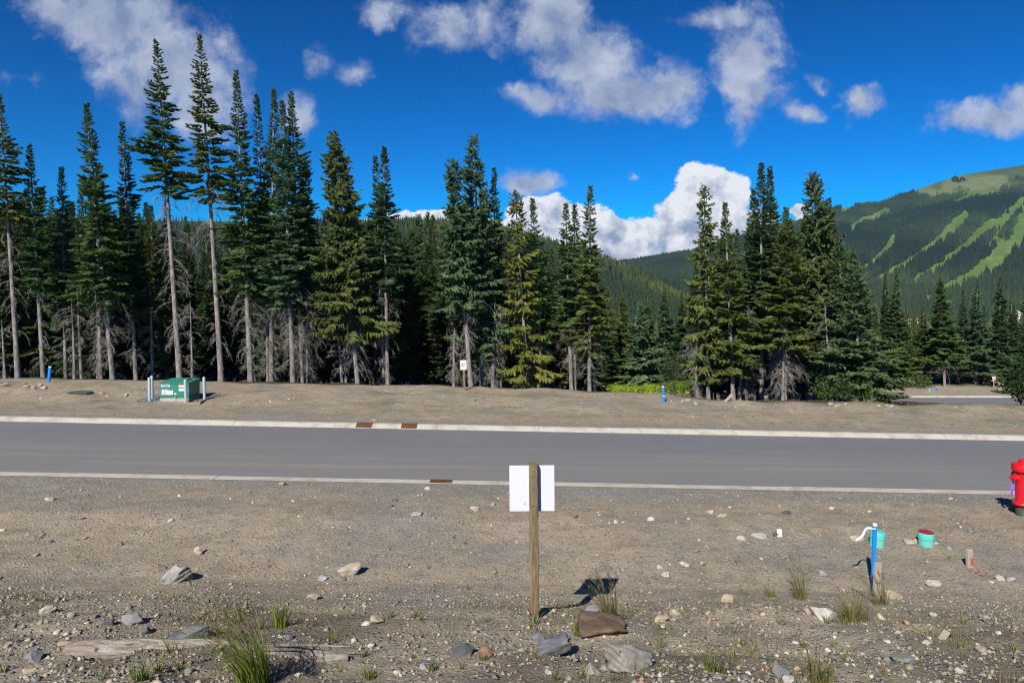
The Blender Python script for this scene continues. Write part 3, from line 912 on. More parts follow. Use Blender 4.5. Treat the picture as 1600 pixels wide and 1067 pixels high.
def make_tree(name, seed, H, zb, R, kind='f', dens=17, r0=.15, dead=(0, 0, 0, 0), rust=0., rust_top=0., bare=0., col=(.05, .08, .04), bark=1.0,
              loc=(0, 0, 0), lean=(0, 0), label=None, group=None, wide=1.0):
    rng = np.random.default_rng(seed)
    V, Fc, ax = trunk_arrays(rng, H, r0, .006 * H * rng.random())
    t, cx, cy, z = ax
    f = np.clip(z / H, 0, 1) ; shx, shy = lean[0] * f - (cx[-1]) * f, lean[1] * f - cy[-1] * f
    V[:, 0] += np.repeat(shx, 9); V[:, 1] += np.repeat(shy, 9)
    ax = (t, cx + shx, cy + shy, z)
    root = empty(name, loc, 0, label, 'tree', group)
    o = np_obj('trunk', V, Fc, M['bark'], root, True); o.color = (bark, bark, bark, 1)
    V, Fc, cc = crown_arrays(rng, H, zb, R, kind, dens, rust, rust_top, bare, wide)
    o = np_obj('crown', bend_to(V, ax), Fc, M['leaf'], root, False, cc); o.color = (*col, 1)
    if dead[3] > 0:
        V, Fc = dead_arrays(rng, *dead)
        tag(np_obj('dead_branches', bend_to(V, ax), Fc, M['dead'], root), kind='stuff')
    return root


def tree_at(seed, pb, pt, yt, Y, yl, hw, kind, col, label, dens=17, rust=0., rust_top=0., bare=0., dead=None, name='fir_tree', tw=None, bark=1.0, wide=1.0):
    """pb = column of the foot, pt, yt = top, yl = row of the lowest live branches, hw = half width in pixels, all as seen at distance Y"""
    X = (pb - CX) / F * Y
    g = float(gz(X, Y))
    if 390 < yl < 545 and Y < 40: yl = yl + 52
    top = px2(pt, yt, Y)
    H = top.z - g
    zb = max(.3, px2(pb, yl, Y).z - g)
    R = hw * .98 * Y / F
    bare = max(bare, .22 if kind == 'f' else 0.)
    if dead is None:
        dead = 1.0
    dd = (.5, zb + (H - zb) * .12, R * .95, 12.5 * dead) if dead > 0 and zb > 1.5 else (0, 0, 0, 0)
    r0 = (tw or 9) * .74 / 2 * Y / F
    return make_tree(name, seed, H, zb, R, kind, dens, r0, dd, rust, rust_top, bare, col, bark, (X, Y, g), (top.x - X, 0), label, None, wide)


DK = (.066, .112, .040); MD = (.098, .152, .046); BL = (.096, .152, .068); YG = (.160, .172, .036); OL = (.128, .158, .040); LB = (.122, .172, .072)
FRONT = [
    # seed, foot, top, top row, distance, live row, half width, kind, colour, label, extras
    (1, 28, -2, 150, 30.0, 345, 40, 'f', OL, 'tall fir at the left edge with a long bare trunk and browning lower crown', dict(rust=.10, dead=.5, tw=10)),
    (2, 68, 46, 228, 30.5, 405, 32, 'f', DK, 'dark fir just behind the blue marker stake at far left', dict(dead=.5, tw=9)),
    (3, 103, 96, 262, 32.5, 470, 34, 'f', BL, 'bluish thin fir between the blue marker stake and the broad fir', dict(dead=.8, tw=7)),
    (4, 177, 135, 163, 30.0, 430, 54, 'f', MD, 'broad bushy fir left of the transformer, widest of the left edge trees', dict(dens=20, tw=10)),
    (5, 158, 150, 300, 31.8, 450, 36, 'f', DK, 'short fir half hidden behind the broad fir on the left', dict(tw=8, dead=1.4)),
    (6, 213, 191, 192, 32.0, 445, 36, 'f', DK, 'dark green fir standing behind the left pair of bollards', dict(tw=8, dead=1.2)),
    (7, 281, 244, 65, 30.0, 305, 48, 'f', MD, 'very tall fir with a bare trunk right behind the green transformer', dict(tw=11, dens=14)),
    (8, 346, 311, 55, 30.2, 315, 44, 'f', OL, 'tallest fir, slim and slightly brown, right of the transformer', dict(tw=11, rust=.07, dens=14, dead=.7)),
    (9, 392, 369, 112, 30.5, 410, 46, 'f', MD, 'tall fir right of the tallest one with a thick pale trunk', dict(tw=11, dead=1.5)),
    (10, 420, 401, 150, 32.5, 425, 34, 'f', DK, 'dark slim fir squeezed between two taller neighbours left of centre', dict(tw=8, dead=1.6)),
    (11, 424, 428, 140, 31.5, 425, 40, 'f', MD, 'fir with a narrow top leaning over a short pale trunk', dict(tw=11, dead=1.6)),
    (12, 458, 441, 160, 30.0, 430, 50, 'f', BL, 'leftmost of the three pale trunks standing close together', dict(tw=10, dead=1.5, dens=19)),
    (13, 472, 455, 147, 30.4, 430, 58, 'f', BL, 'wide fir whose trunk is the middle of the three close pale trunks', dict(tw=9, dead=1.5, dens=19)),
    (14, 482, 478, 255, 31.2, 440, 40, 'f', MD, 'shorter fir whose trunk is the rightmost of the three close pale trunks', dict(tw=8, dead=1.7)),
    (15, 559, 522, 207, 30.0, 470, 60, 's', (.125, .150, .046), 'drooping olive green spruce with hanging sprays left of the dark twin fir', dict(name='spruce_tree', tw=9, dead=1.6, dens=22)),
    (16, 606, 600, 232, 30.3, 405, 40, 'f', DK, 'dark fir with a rusty top beside its thinner twin, centre left', dict(tw=8, rust_top=.9, dead=.7, dens=19)),
    (17, 600, 586, 245, 30.9, 395, 26, 'f', DK, 'thin dark fir top rising left of the rusty topped one', dict(tw=6, dead=.3)),
    (18, 736, 708, 250, 29.6, 430, 48, 's', BL, 'spruce with a leaning pinkish trunk beside the small white lot sign', dict(name='spruce_tree', tw=10, dens=20, dead=1.2)),
    (19, 754, 740, 212, 31.0, 500, 52, 's', BL, 'tallest spruce at the centre, behind the leaning pinkish trunk', dict(name='spruce_tree', tw=11, dens=17, bare=.15, dead=1.3)),
    (20, 776, 772, 265, 32.0, 480, 34, 'f', DK, 'slim dark fir right of the tallest centre spruce', dict(tw=8)),
    (21, 826, 805, 300, 29.6, 540, 48, 's', YG, 'yellowish drooping spruce with a pale trunk right of centre', dict(name='spruce_tree', tw=8, rust=.05, rust_top=.5, dens=13, bare=.25, dead=1.5)),
    (22, 847, 832, 312, 31.0, 480, 40, 'f', MD, 'green fir touching the right side of the yellowish spruce', dict(tw=8, rust_top=.4, dead=1.4)),
    (23, 893, 884, 320, 31.0, 460, 34, 'f', MD, 'left fir of the slim pair with twin trunks, right of centre', dict(tw=8, dead=1.4)),
    (24, 898, 898, 322, 31.3, 460, 34, 'f', MD, 'right fir of the slim pair with twin trunks, right of centre', dict(tw=7, dead=1.2)),
    (25, 921, 922, 292, 30.0, 500, 44, 'f', OL, 'spired fir with yellow green lower boughs at the left of the clearing', dict(tw=8, rust=.05, dead=1.5)),
    (26, 1107, 1100, 290, 30.5, 592, 42, 's', OL, 'open spruce with upcurved bare looking top at the right of the clearing', dict(name='spruce_tree', tw=8, dens=13, bare=.1, dead=1.4)),
    (27, 1146, 1133, 318, 30.0, 540, 50, 'f', OL, 'green fir with a pale straight trunk beside the open spruce', dict(tw=9, dens=18, dead=1.5)),
    (28, 1170, 1177, 296, 32.5, 500, 40, 'f', MD, 'fir left of and below the twin spires in the right clump', dict(tw=7, dens=19)),
    (29, 1190, 1189, 257, 31.0, 480, 44, 'f', DK, 'left one of the dense dark twin spires in the right clump', dict(tw=9, dens=22)),
    (30, 1208, 1203, 263, 31.6, 480, 46, 'f', DK, 'right one of the dense dark twin spires in the right clump', dict(tw=9, dens=22)),
    (31, 1226, 1228, 325, 29.4, 545, 58, 'n', OL, 'bushy yellow green fir in front of the twin spires', dict(tw=8, dens=20, dead=1.6)),
    (32, 1276, 1273, 272, 31.0, 560, 60, 's', (.105, .140, .048), 'tall spruce with a rusty flat top on the right of the clump', dict(name='spruce_tree', tw=9, rust_top=.9, dens=19, dead=1.5)),
    (33, 1292, 1295, 312, 31.6, 540, 46, 'f', MD, 'fir just right of the rusty topped spruce', dict(tw=8, dens=19)),
    (34, 1318, 1311, 368, 29.6, 590, 62, 'n', LB, 'light bluish fir with a bit of trunk showing near the clump right end', dict(tw=7, dens=20, dead=0)),
    (35, 1346, 1332, 392, 28.6, 626, 66, 'n', LB, 'full young fir with boughs down to the ground at the clump right end', dict(tw=8, dens=23, dead=0)),
    (36, 1604, 1612, 468, 50.0, 618, 36, 'n', DK, 'dark young fir cut by the right edge above the lower road', dict(tw=6, dead=0)),
]
for (sd_, pb, pt, yt, Y, yl, hw, kind, col, label, ex) in FRONT:
    tree_at(sd_, pb, pt, yt, Y, yl, hw, kind, col, label, **ex)

# trees on the far side of the clearing and of the lower road
MIDT = [
    (61, 953, 953, 462, 86, 590, 22, 'n', MD, 'small pointed fir at the left of the far clearing edge'),
    (62, 976, 972, 452, 90, 592, 26, 'n', OL, 'rusty tipped fir behind the round blue spruce in the clearing'),
    (63, 1003, 1000, 470, 85, 604, 44, 'n', (.135, .200, .105), 'big round blue green spruce standing alone in the clearing'),
    (64, 1012, 1012, 455, 92, 590, 24, 'n', MD, 'pointed fir peeking over the right shoulder of the round spruce'),
    (65, 1038, 1038, 447, 88, 600, 32, 'n', BL, 'bluish fir right of the round spruce in the clearing'),
    (66, 1066, 1065, 456, 87, 600, 28, 'n', DK, 'dark fir at the right of the clearing next to the open spruce'),
    (71, 1384, 1383, 427, 86, 590, 20, 'n', DK, 'left one of the two slim firs beyond the lower road'),
    (72, 1401, 1400, 418, 85, 585, 27, 'n', MD, 'right one of the two slim firs beyond the lower road'),
    (73, 1426, 1424, 505, 88, 602, 18, 'n', OL, 'low fir in the gap below the village houses'),
    (74, 1445, 1443, 478, 87, 595, 22, 'n', MD, 'low green fir left of the rusty topped one beyond the lower road'),
    (75, 1476, 1469, 434, 84.5, 570, 38, 'n', MD, 'broad rusty topped fir with two pinkish trunks beyond the lower road'),
    (76, 1504, 1505, 452, 88, 590, 20, 'n', DK, 'slim dark fir right of the broad rusty topped one'),
    (77, 1526, 1527, 437, 86, 588, 27, 'n', BL, 'bluish fir second left of the far lot sign beyond the lower road'),
    (78, 1560, 1563, 432, 87, 585, 27, 'n', DK, 'dark tall fir directly behind the far lot sign at right'),
    (79, 1583, 1580, 462, 90, 592, 24, 'n', MD, 'mid green fir behind the brush pile at right'),
    (80, 1606, 1603, 445, 88, 600, 26, 'n', BL, 'bluish fir beyond the lower road cut by the right edge'),
]
for (sd_, pb, pt, yt, Y, yl, hw, kind, col, label) in MIDT:
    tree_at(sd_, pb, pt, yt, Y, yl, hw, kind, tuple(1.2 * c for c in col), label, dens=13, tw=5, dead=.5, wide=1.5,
            rust_top=.9 if 'rusty' in label else 0., name='spruce_tree' if 'spruce' in label.split(' standing')[0] and 'behind' not in label and 'peeking' not in label and 'right of the round' not in label and 'open spruce' not in label else 'fir_tree')


def copy_tree(src, loc, sc, rz, label, group, col, bark=1.0):
    r = src.copy(); C.objects.link(r); r.location = loc; r.scale = sc; r.rotation_euler = (0, 0, rz)
    r['label'] = label; r['group'] = group
    for ch in src.children:
        c = ch.copy(); C.objects.link(c); c.parent = r; c.matrix_parent_inverse.identity()
        c.color = (*col, 1) if ch.name.startswith('crown') else (bark, bark, bark, 1)
    return r


def build_back_forest():
    rng = np.random.default_rng(99)
    protos = [(14., 5.5, 1.25, 'f', 15, .115), (14., 4.2, 1.45, 'f', 15, .12), (14., 6.5, 1.1, 'f', 14, .10), (14., 5.0, 1.5, 's', 15, .12), (14., 1.2, 1.6, 'n', 15, .11)]
    first = {}
    groups = []
    # where the wood stands: columns, distance range, count, allowed highest top row
    for (c0, c1, y0, y1, cnt, top_of) in ((-230, 930, 33.5, 44, 80, None), (-230, 935, 44, 66, 78, None), (-230, 930, 66, 92, 46, None), (1085, 1350, 34, 46, 20, None), (1090, 1370, 46, 62, 12, None), (1075, 1340, 62, 80, 8, None),
                                         (1365, 1700, 88, 106, 26, None), (930, 1085, 93, 112, 16, None), (1365, 1700, 108, 170, 30, None), (930, 1085, 115, 180, 16, None)):
        for k in range(cnt):
            px = c0 + (c1 - c0) * (k + rng.random()) / cnt; Y = rng.uniform(y0, y1)
            limit = np.interp(px, [-300, 0, 260, 300, 620, 640, 690, 720, 860, 940, 950, 1060, 1090, 1150, 1300, 1340, 1380, 1700],
                              [290, 290, 300, 345, 335, 330, 330, 320, 385, 410, 470, 470, 400, 340, 340, 420, 470, 470])
            top = limit + abs(rng.normal(0, 26)) + (Y - y0) * .25
            X = (px - CX) / F * Y; g = float(gz(X, Y))
            H = CAMZ + (HY - top) / F * Y - g
            H = max(4.5, min(H, 17.5))
            pi = (int(rng.integers(0, 4)) if rng.random() < .25 else 4) if y0 < 60 else 4
            groups.append((px, X, Y, g, H, pi))
    for (px, X, Y, g, H, pi) in groups:
        side = 'left of the clearing' if px < 940 else ('in the clump at the right of the clearing' if px < 1370 and Y < 85 else 'at the far edge beyond the clearing and lower road')
        label = {'left': 'conifer deep in the dark wood behind the front row, left of the clearing', 'in t': 'conifer hidden deep inside the clump at the right of the clearing',
                 'at t': 'conifer in the back row of the wood beyond the clearing and lower road'}[side[:4]]
        gp = {'left': 'conifers deep in the left wood', 'in t': 'conifers inside the right clump', 'at t': 'back row conifers beyond the clearing'}[side[:4]]
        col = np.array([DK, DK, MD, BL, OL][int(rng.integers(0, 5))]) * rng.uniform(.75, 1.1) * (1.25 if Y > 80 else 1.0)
        if pi not in first:
            H0, zb, R, kd, dn, r0 = protos[pi]
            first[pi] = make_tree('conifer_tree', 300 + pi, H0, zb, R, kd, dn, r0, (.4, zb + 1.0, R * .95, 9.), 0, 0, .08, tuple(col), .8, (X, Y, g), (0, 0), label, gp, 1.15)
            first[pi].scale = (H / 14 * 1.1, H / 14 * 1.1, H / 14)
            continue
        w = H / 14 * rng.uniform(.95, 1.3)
        copy_tree(first[pi], (X, Y, g), (w, w, H / 14), rng.random() * 6.28, label, gp, tuple(col), rng.uniform(.45, .8))  # back trunks get a darker bark colour, painting in the wood's inner shade


build_back_forest()


def dead_pole(seed, px, ytop, Y, w, label, name='dead_tree', lean=0.0, br=1.0, group=None, cone=False):
    rng = np.random.default_rng(seed)
    X = (px - CX) / F * Y; g = float(gz(X, Y)); H = px2(px, ytop, Y).z - g
    root = empty(name, (X, Y, g), 0, label, 'tree', group)
    V, Fc, ax = trunk_arrays(rng, H, w / 2 * Y / F, .05)
    t, cx, cy, z = ax; sh = lean * np.clip(z, 0, None)
    V[:, 0] += np.repeat(sh, 9); ax = (t, cx + sh, cy, z)
    o = np_obj('trunk', V, Fc, M['bark'], root, True); o.color = (.95, .95, .95, 1)
    V, Fc = dead_arrays(rng, .3, H * .97, .9 if not cone else .75, 13 * br, .7)
    if cone:
        V[:, :2] *= (1.15 - np.clip(V[:, 2:3] / H, 0, 1))
    tag(np_obj('dead_branches', bend_to(V, ax), Fc, M['dead'], root), kind='stuff')


for args in [(401, 709, 512, 29.3, 5, 'small dead conifer with a cone of brown twigs left of the small lot sign', 'dead_tree', -.01, 3.0, None, True),
             (402, 8, 500, 31, 5, 'thin dead pole at the very left edge of the wood', 'dead_tree', -.05, .4),
             (403, 116, 470, 31, 5, 'thin dead pole between the bluish fir and the broad fir', 'dead_tree', -.03, .8),
             (404, 128, 440, 31.5, 5, 'second thin dead pole left of the broad fir', 'dead_tree', -.02, .8),
             (405, 152, 470, 32, 4, 'thin dead pole just left of the broad fir trunk', 'dead_tree', -.02, 1.0),
             (406, 237, 440, 32, 5, 'thin dead pole left of the trunk behind the transformer', 'dead_tree', -.02, .8),
             (407, 300, 470, 32, 4, 'thin dead pole right of the trunk behind the transformer', 'dead_tree', 0., .8),
             (408, 535, 470, 30.5, 4, 'slanting dead pole left of the drooping olive spruce', 'dead_tree', -.07, 1.0),
             (409, 541, 480, 31, 4, 'upright dead pole beside the slanting one at the olive spruce', 'dead_tree', -.01, 1.0),
             (410, 1091, 520, 30.3, 6, 'stubby dead trunk left of the open spruce by the clearing', 'dead_tree', -.01, 1.2),
             (411, 1156, 470, 30.4, 5, 'dead pole just right of the pale straight trunk', 'dead_tree', 0., 1.3),
             (412, 1166, 480, 30.8, 5, 'dead pole halfway between the pale trunk and the twin spires', 'dead_tree', .01, 1.6),
             (413, 1222, 500, 29.2, 5, 'dead trunk veiled in drooping grey twigs under the bushy fir', 'dead_tree', 0., 2.6),
             (414, 1300, 478, 29.0, 4, 'bent pale dead stem between the spruce and the young firs', 'dead_tree', -.06, .7),
             (415, 770, 470, 30.5, 6, 'dead trunk wrapped in grey twigs behind the leaning pinkish trunk', 'dead_tree', 0., 2.2)]:
    dead_pole(*args)

# ------------------------------------------------------------------ roadside things
def up_rot(lx, ly=0.0):
    return Matrix.Rotation(lx, 3, 'Y') @ Matrix.Rotation(ly, 3, 'X')


def near_sign():
    Y = 7.2; p = hit(835, 956); p = Vector(((835 - CX) / F * Y, Y, float(gz((835 - CX) / F * Y, Y))))
    root = empty('sign', p, 0, 'blank white back of a square sign on a brown wooden post', 'sign')
    root.rotation_euler = (0, math.radians(-.5), 0)
    s = Y / F; top = (956 - 720) * s
    rng = np.random.default_rng(4)
    mb = MB(); pts = []; V = []; n = 18; k = 14
    for i in range(k):                                   # worn square post with rounded edges
        z = -.35 + (top + .35) * i / (k - 1)
        for j in range(n):
            a = 2 * math.pi * j / n; r = .047 / max(abs(math.cos(a)), abs(math.sin(a))) ** .72
            r += .0016 * math.sin(3 * a + z * 5)
            V.append((r * math.cos(a) + .004 * math.sin(z * 1.7), r * math.sin(a), z))
    Fc = [(i * n + j, i * n + (j + 1) % n, (i + 1) * n + (j + 1) % n, (i + 1) * n + j) for i in range(k - 1) for j in range(n)]
    Fc += [tuple(range((k - 1) * n, k * n)), tuple(reversed(range(n)))]
    mb.add(V, Fc).build('post', M['post'], root, True)
    bw = 71 * s; bz = (956 - 761) * s
    MB().box((-.01 * 0 - .012, .062, bz), (bw, .012, 72 * s), bevel=.003).build('board', M['white'], root)
    for z in (bz + .15, bz - .15):
        MB().lathe([(.009, 0), (.009, .004), (.004, .009)], 8, (0, -1, 0), (-.005, -.046, z)).build('bolt', M['iron'], root, True)
    MB().box((-.09, .0545, bz - .16), (.006, .003, .022)).build('scuff', M['black'], root)


near_sign()


def lot_sign(px, yb, yt, Y, bw, bh, marks, label, lean=0.0):
    """small sign on a stake: yb foot row, yt top row, board size in pixels"""
    X = (px - CX) / F * Y; g = float(gz(X, Y)); s = Y / F
    root = empty('lot_sign', (X, Y, g), 0, label, 'sign', 'lot signs across the road'); root.rotation_euler = (0, lean, 0)
    top = px2(px, yt, Y).z - g
    MB().box((0, .03, top / 2 - .1), (.09, .05, top + .2), bevel=.008).build('post', M['post'] if Y < 40 else M['stake'], root)
    w, h = bw * s, bh * s; zc = top - h / 2 - .02
    b = MB().box((0, -.008, zc), (w, .014, h), bevel=.003).build('board', M['white'], root)
    for (x, z, ww, hh, mat) in marks:
        MB().box((x * w, -.018, zc + z * h), (ww * w, .004, hh * h)).build('print', M[mat], b)
    return root


lot_sign(726, 608, 562, 28.0, 10, 15, [(-.18, .10, .22, .10, 'black'), (.12, .12, .10, .09, 'black'), (.24, .12, .04, .09, 'black'),
                                       (-.15, -.08, .3, .05, 'black'), (.14, -.05, .26, .035, 'black'), (.05, -.32, .4, .02, 'galv')],
         'small white lot sign with dark print on a wooden stake before the wood', -.05)
lot_sign(942, 616, 599, 82, 5.2, 4.6, [(.15, -.05, .3, .35, 'red')], 'tiny white sign with a red mark by the green ground cover')
lot_sign(1553, 606, 588, 83, 5, 5.6, [(0, -.22, .96, .2, 'red'), (-.05, .15, .12, .3, 'galv'), (.25, .15, .08, .3, 'galv')], 'tiny white sign with a red stripe beyond the lower road')


def blue_stake(px, yb, yt, Y, w, label, lean=0.0, band=True):
    X = (px - CX) / F * Y; g = float(gz(X, Y)); s = Y / F
    root = empty('marker_stake', (X, Y, g), 0, label, 'stake', 'blue marker stakes'); root.rotation_euler = (0, lean, 0)
    h = px2(px, yt, Y).z - g; ww = w * s
    MB().box((0, 0, h / 2 - .15), (ww, ww * .8, h + .3 - .04), bevel=ww * .12).build('shaft', M['blue'], root)
    MB().box((0, 0, h - .005), (ww * 1.02, ww * .82, .045), bevel=ww * .12).build('top', M['blue_top'], root)
    if band:
        MB().box((0, 0, h * .42), (ww * 1.05, ww * .86, .02)).build('band', M['ribbon'], root)
    return root


p = hit(1364, 918)
st = blue_stake(1364, 918, 819, p.y, 5.6, 'tall blue stake with white ribbon standing in front of the teal pipe', .03, False)
blue_stake(76, 597, 573, 28.0, 4.0, 'blue stake with pale top at the wood edge on the far left', .10, False)
blue_stake(1037, 625, 604, 25.9, 3.6, 'blue stake with a white band at the gap before the clearing', -.05)
blue_stake(437, 606, 601, 29.0, 3.2, 'stub of a blue stake at the foot of the dark wood', 0, False)
blue_stake(1464, 610, 604.5, 82, 2.4, 'tiny blue stub beyond the lower road', 0, False)
# ribbon tied at the top of the near stake
rb = empty('flagging_ribbon', (p.x, p.y, 0), 0, 'white flagging ribbon blowing left from the top of the tall blue stake', 'ribbon')
sY = p.y / F; tp = px2(1363, 822, p.y) - Vector((p.x, p.y, 0))
mb = MB(); V = []
for i in range(9):
    t = i / 8; x = tp.x - .02 - .235 * t; z = tp.z - .02 - .02 * t - .15 * t ** 1.6 + .01 * math.sin(t * 7); y = -.03 + .03 * math.sin(t * 6)
    V += [(x - .006, y, z + .018), (x + .006, y + .012 * math.sin(t * 9), z - .018)]
Fc = [(2 * i, 2 * i + 1, 2 * i + 3, 2 * i + 2) for i in range(8)]
V2 = [(a, b + .0015, c) for a, b, c in V]
mb.add(V, Fc).add(V2, [tuple(reversed(f)) for f in Fc]).build('strip', M['ribbon'], rb, True)
MB().tube([(tp.x - .028, -.030, tp.z - .02), (tp.x + .03, -.030, tp.z - .03)], .008, 6).build('knot', M['ribbon'], rb, True)


def wood_stake(px, yb, yt, Y, w, label, lean, paint=None):
    X = (px - CX) / F * Y; g = float(gz(X, Y)); s = Y / F
    root = empty('survey_stake', (X, Y, g), .25, label, 'stake'); root.rotation_euler = (0, lean, .25)
    h = px2(px, yt, Y).z - g; ww = w * s
    MB().box((0, 0, h / 2 - .12), (ww, ww * .55, h + .24), bevel=.006).build('shaft', M['stake'], root)
    if paint:
        MB().box((ww * .2, 0, h * .32), (ww * .62, ww * .55 + .006, h * .42), bevel=.004).build('paint_patch', M[paint], root)


p2 = hit(1369, 934)
wood_stake(1369, 934, 879, p2.y, 11, 'weathered grey wooden stake beside the foot of the tall blue stake', .07)
p3 = hit(1514, 886)
wood_stake(1515, 886, 858, p3.y, 10, 'short wooden stake splashed with red paint, down the bank from the hydrant', -.02, 'redpaint')
# red paint splash on the gravel beside the stake
q = hit(1533, 896)
o = MB()
rg = random.Random(3)
for k in range(5):
    o.box((rg.uniform(-.12, .12), rg.uniform(-.10, .10), .012 + rg.random() * .01), (rg.uniform(.02, .06), rg.uniform(.015, .04), .012), Matrix.Rotation(rg.random() * 3, 3, 'Z'), .003)
o = o.build('painted_pebbles', M['redpaint']); o.location = q; tag(o, 'few pebbles sprayed red on the gravel right of the painted stake', 'pebbles')


def cleanout(px, yb, w, h, top, slant, label):
    p = hit(px, yb); s = p.y / F; r = w / 2 * s; hh = h * s
    root = empty('cleanout_pipe', p, 0, label, 'pipe', 'sewer cleanout pipes'); root.rotation_euler = (0, slant, 0)
    MB().lathe([(r * .93, -.2), (r * .95, hh * .44), (r * .90, hh * .46)], 28).build('pipe', M['teal'], root, True)
    MB().lathe([(r * .86, hh * .46), (r * .98, hh * .475), (r * 1.0, hh * .53), (r * 1.0, hh * .93), (r * .97, hh * .975), (r * .80, hh * .99)], 28).build('cap', M['teal'], root, True)
    if top:
        MB().lathe([(r * .94, hh * .985), (r * .94, hh * 1.01), (r * .90, hh * 1.02)], 28).build('lid', M[top], root, True)


cleanout(1370, 851, 23, 22, None, .10, 'teal pipe with tilted cap behind the tall blue stake')
cleanout(1447, 851, 24, 20, 'maroon', 0, 'teal pipe with a dark red lid right of the blue stake')
g_ = Vector(((1452 - CX) / F * 80.5, 80.5, 0)); g_.z = float(gz(g_.x, g_.y))
root = empty('cleanout_pipe', g_, 0, 'tiny teal pipe stub on the verge beyond the lower road', 'pipe', 'sewer cleanout pipes')
MB().lathe([(.11, -.1), (.11, .2)], 14).build('pipe', M['teal'], root, True); MB().lathe([(.125, .2), (.125, .33), (.11, .35)], 14).build('cap', M['teal'], root, True)


def hydrant():
    p = hit(1599, 804); s = p.y / F
    root = empty('fire_hydrant', p, 0, 'red fire hydrant on a dark base cut by the right edge', 'hydrant')
    k = 87 * s
    L = lambda pr: [(r * k, h * k) for r, h in pr]
    MB().lathe(L([(.118, -.2), (.118, .19), (.112, .20)]), 28).build('base_pipe', M['iron'], root, True)
    MB().lathe(L([(.165, .185), (.168, .20), (.168, .222), (.16, .235), (.128, .245)]), 28).build('flange', M['hydrant'], root, True)
    for i in range(8):
        a = i * math.pi / 4
        MB().lathe([(.014 * k, 0), (.014 * k, .03 * k)], 6, (0, 0, 1), (.148 * k * math.cos(a), .148 * k * math.sin(a), .225 * k)).build('bolt', M['iron'], root)
    MB().lathe(L([(.125, .23), (.122, .30), (.122, .70), (.126, .715), (.128, .76), (.136, .775)]), 28).build('barrel', M['hydrant'], root, True)
    MB().lathe(L([(.15, .775), (.178, .79), (.182, .81), (.182, .875), (.172, .905), (.12, .925), (.09, .93)]), 28).build('bonnet', M['hydrant'], root, True)
    MB().lathe(L([(.072, .92), (.070, .985), (.058, .998)]), 12).build('operating_nut', M['hydrant'], root, True)
    for ax, nm in (((-1, 0, 0), 'side_nozzle'), ((1, 0, 0), 'side_nozzle'), ((0, 1, 0), 'pumper_nozzle')):
        f = 1.35 if nm == 'pumper_nozzle' else 1.0
        nz = MB().lathe([(.062 * k * f, .08 * k), (.062 * k * f, .135 * k), (.056 * k * f, .145 * k)], 18, ax, (0, 0, .665 * k)).build(nm, M['hydrant'], root, True)
        MB().lathe([(.068 * k * f, .14 * k), (.070 * k * f, .185 * k), (.048 * k * f, .20 * k), (.024 * k, .205 * k), (.022 * k, .24 * k)], 14, ax, (0, 0, .665 * k)).build('cap', M['hydrant'], nz, True)
    MB().tube([(-.135 * k, -.01, .74 * k), (-.19 * k, -.01, .755 * k), (-.20 * k, -.01, .70 * k), (-.15 * k, -.01, .69 * k)], .012 * k, 6).build('cap_chain', M['black'], root, True)
    rb = empty('flagging_ribbon', p, 0, 'purple ribbon hanging from the left nozzle of the hydrant', 'ribbon')
    V = []
    for i in range(8):
        t = i / 7
        x = (-.155 - .045 * t) * k; z = (.60 - .24 * t) * k
        V += [(x - .014 * k - .012 * k * t, .03 + .02 * math.sin(t * 5), z), (x + .014 * k + .014 * k * t, .03, z - .03 * k)]
    Fc = [(2 * i, 2 * i + 1, 2 * i + 3, 2 * i + 2) for i in range(7)]
    MB().add(V, Fc).add([(a, b + .0015, c) for a, b, c in V], [tuple(reversed(f)) for f in Fc]).build('strip', M['purple'], rb, True)
    MB().tube([(-.15 * k, .03, .60 * k), (-.10 * k, .03, .63 * k)], .012 * k, 6).build('knot', M['purple'], rb, True)


hydrant()


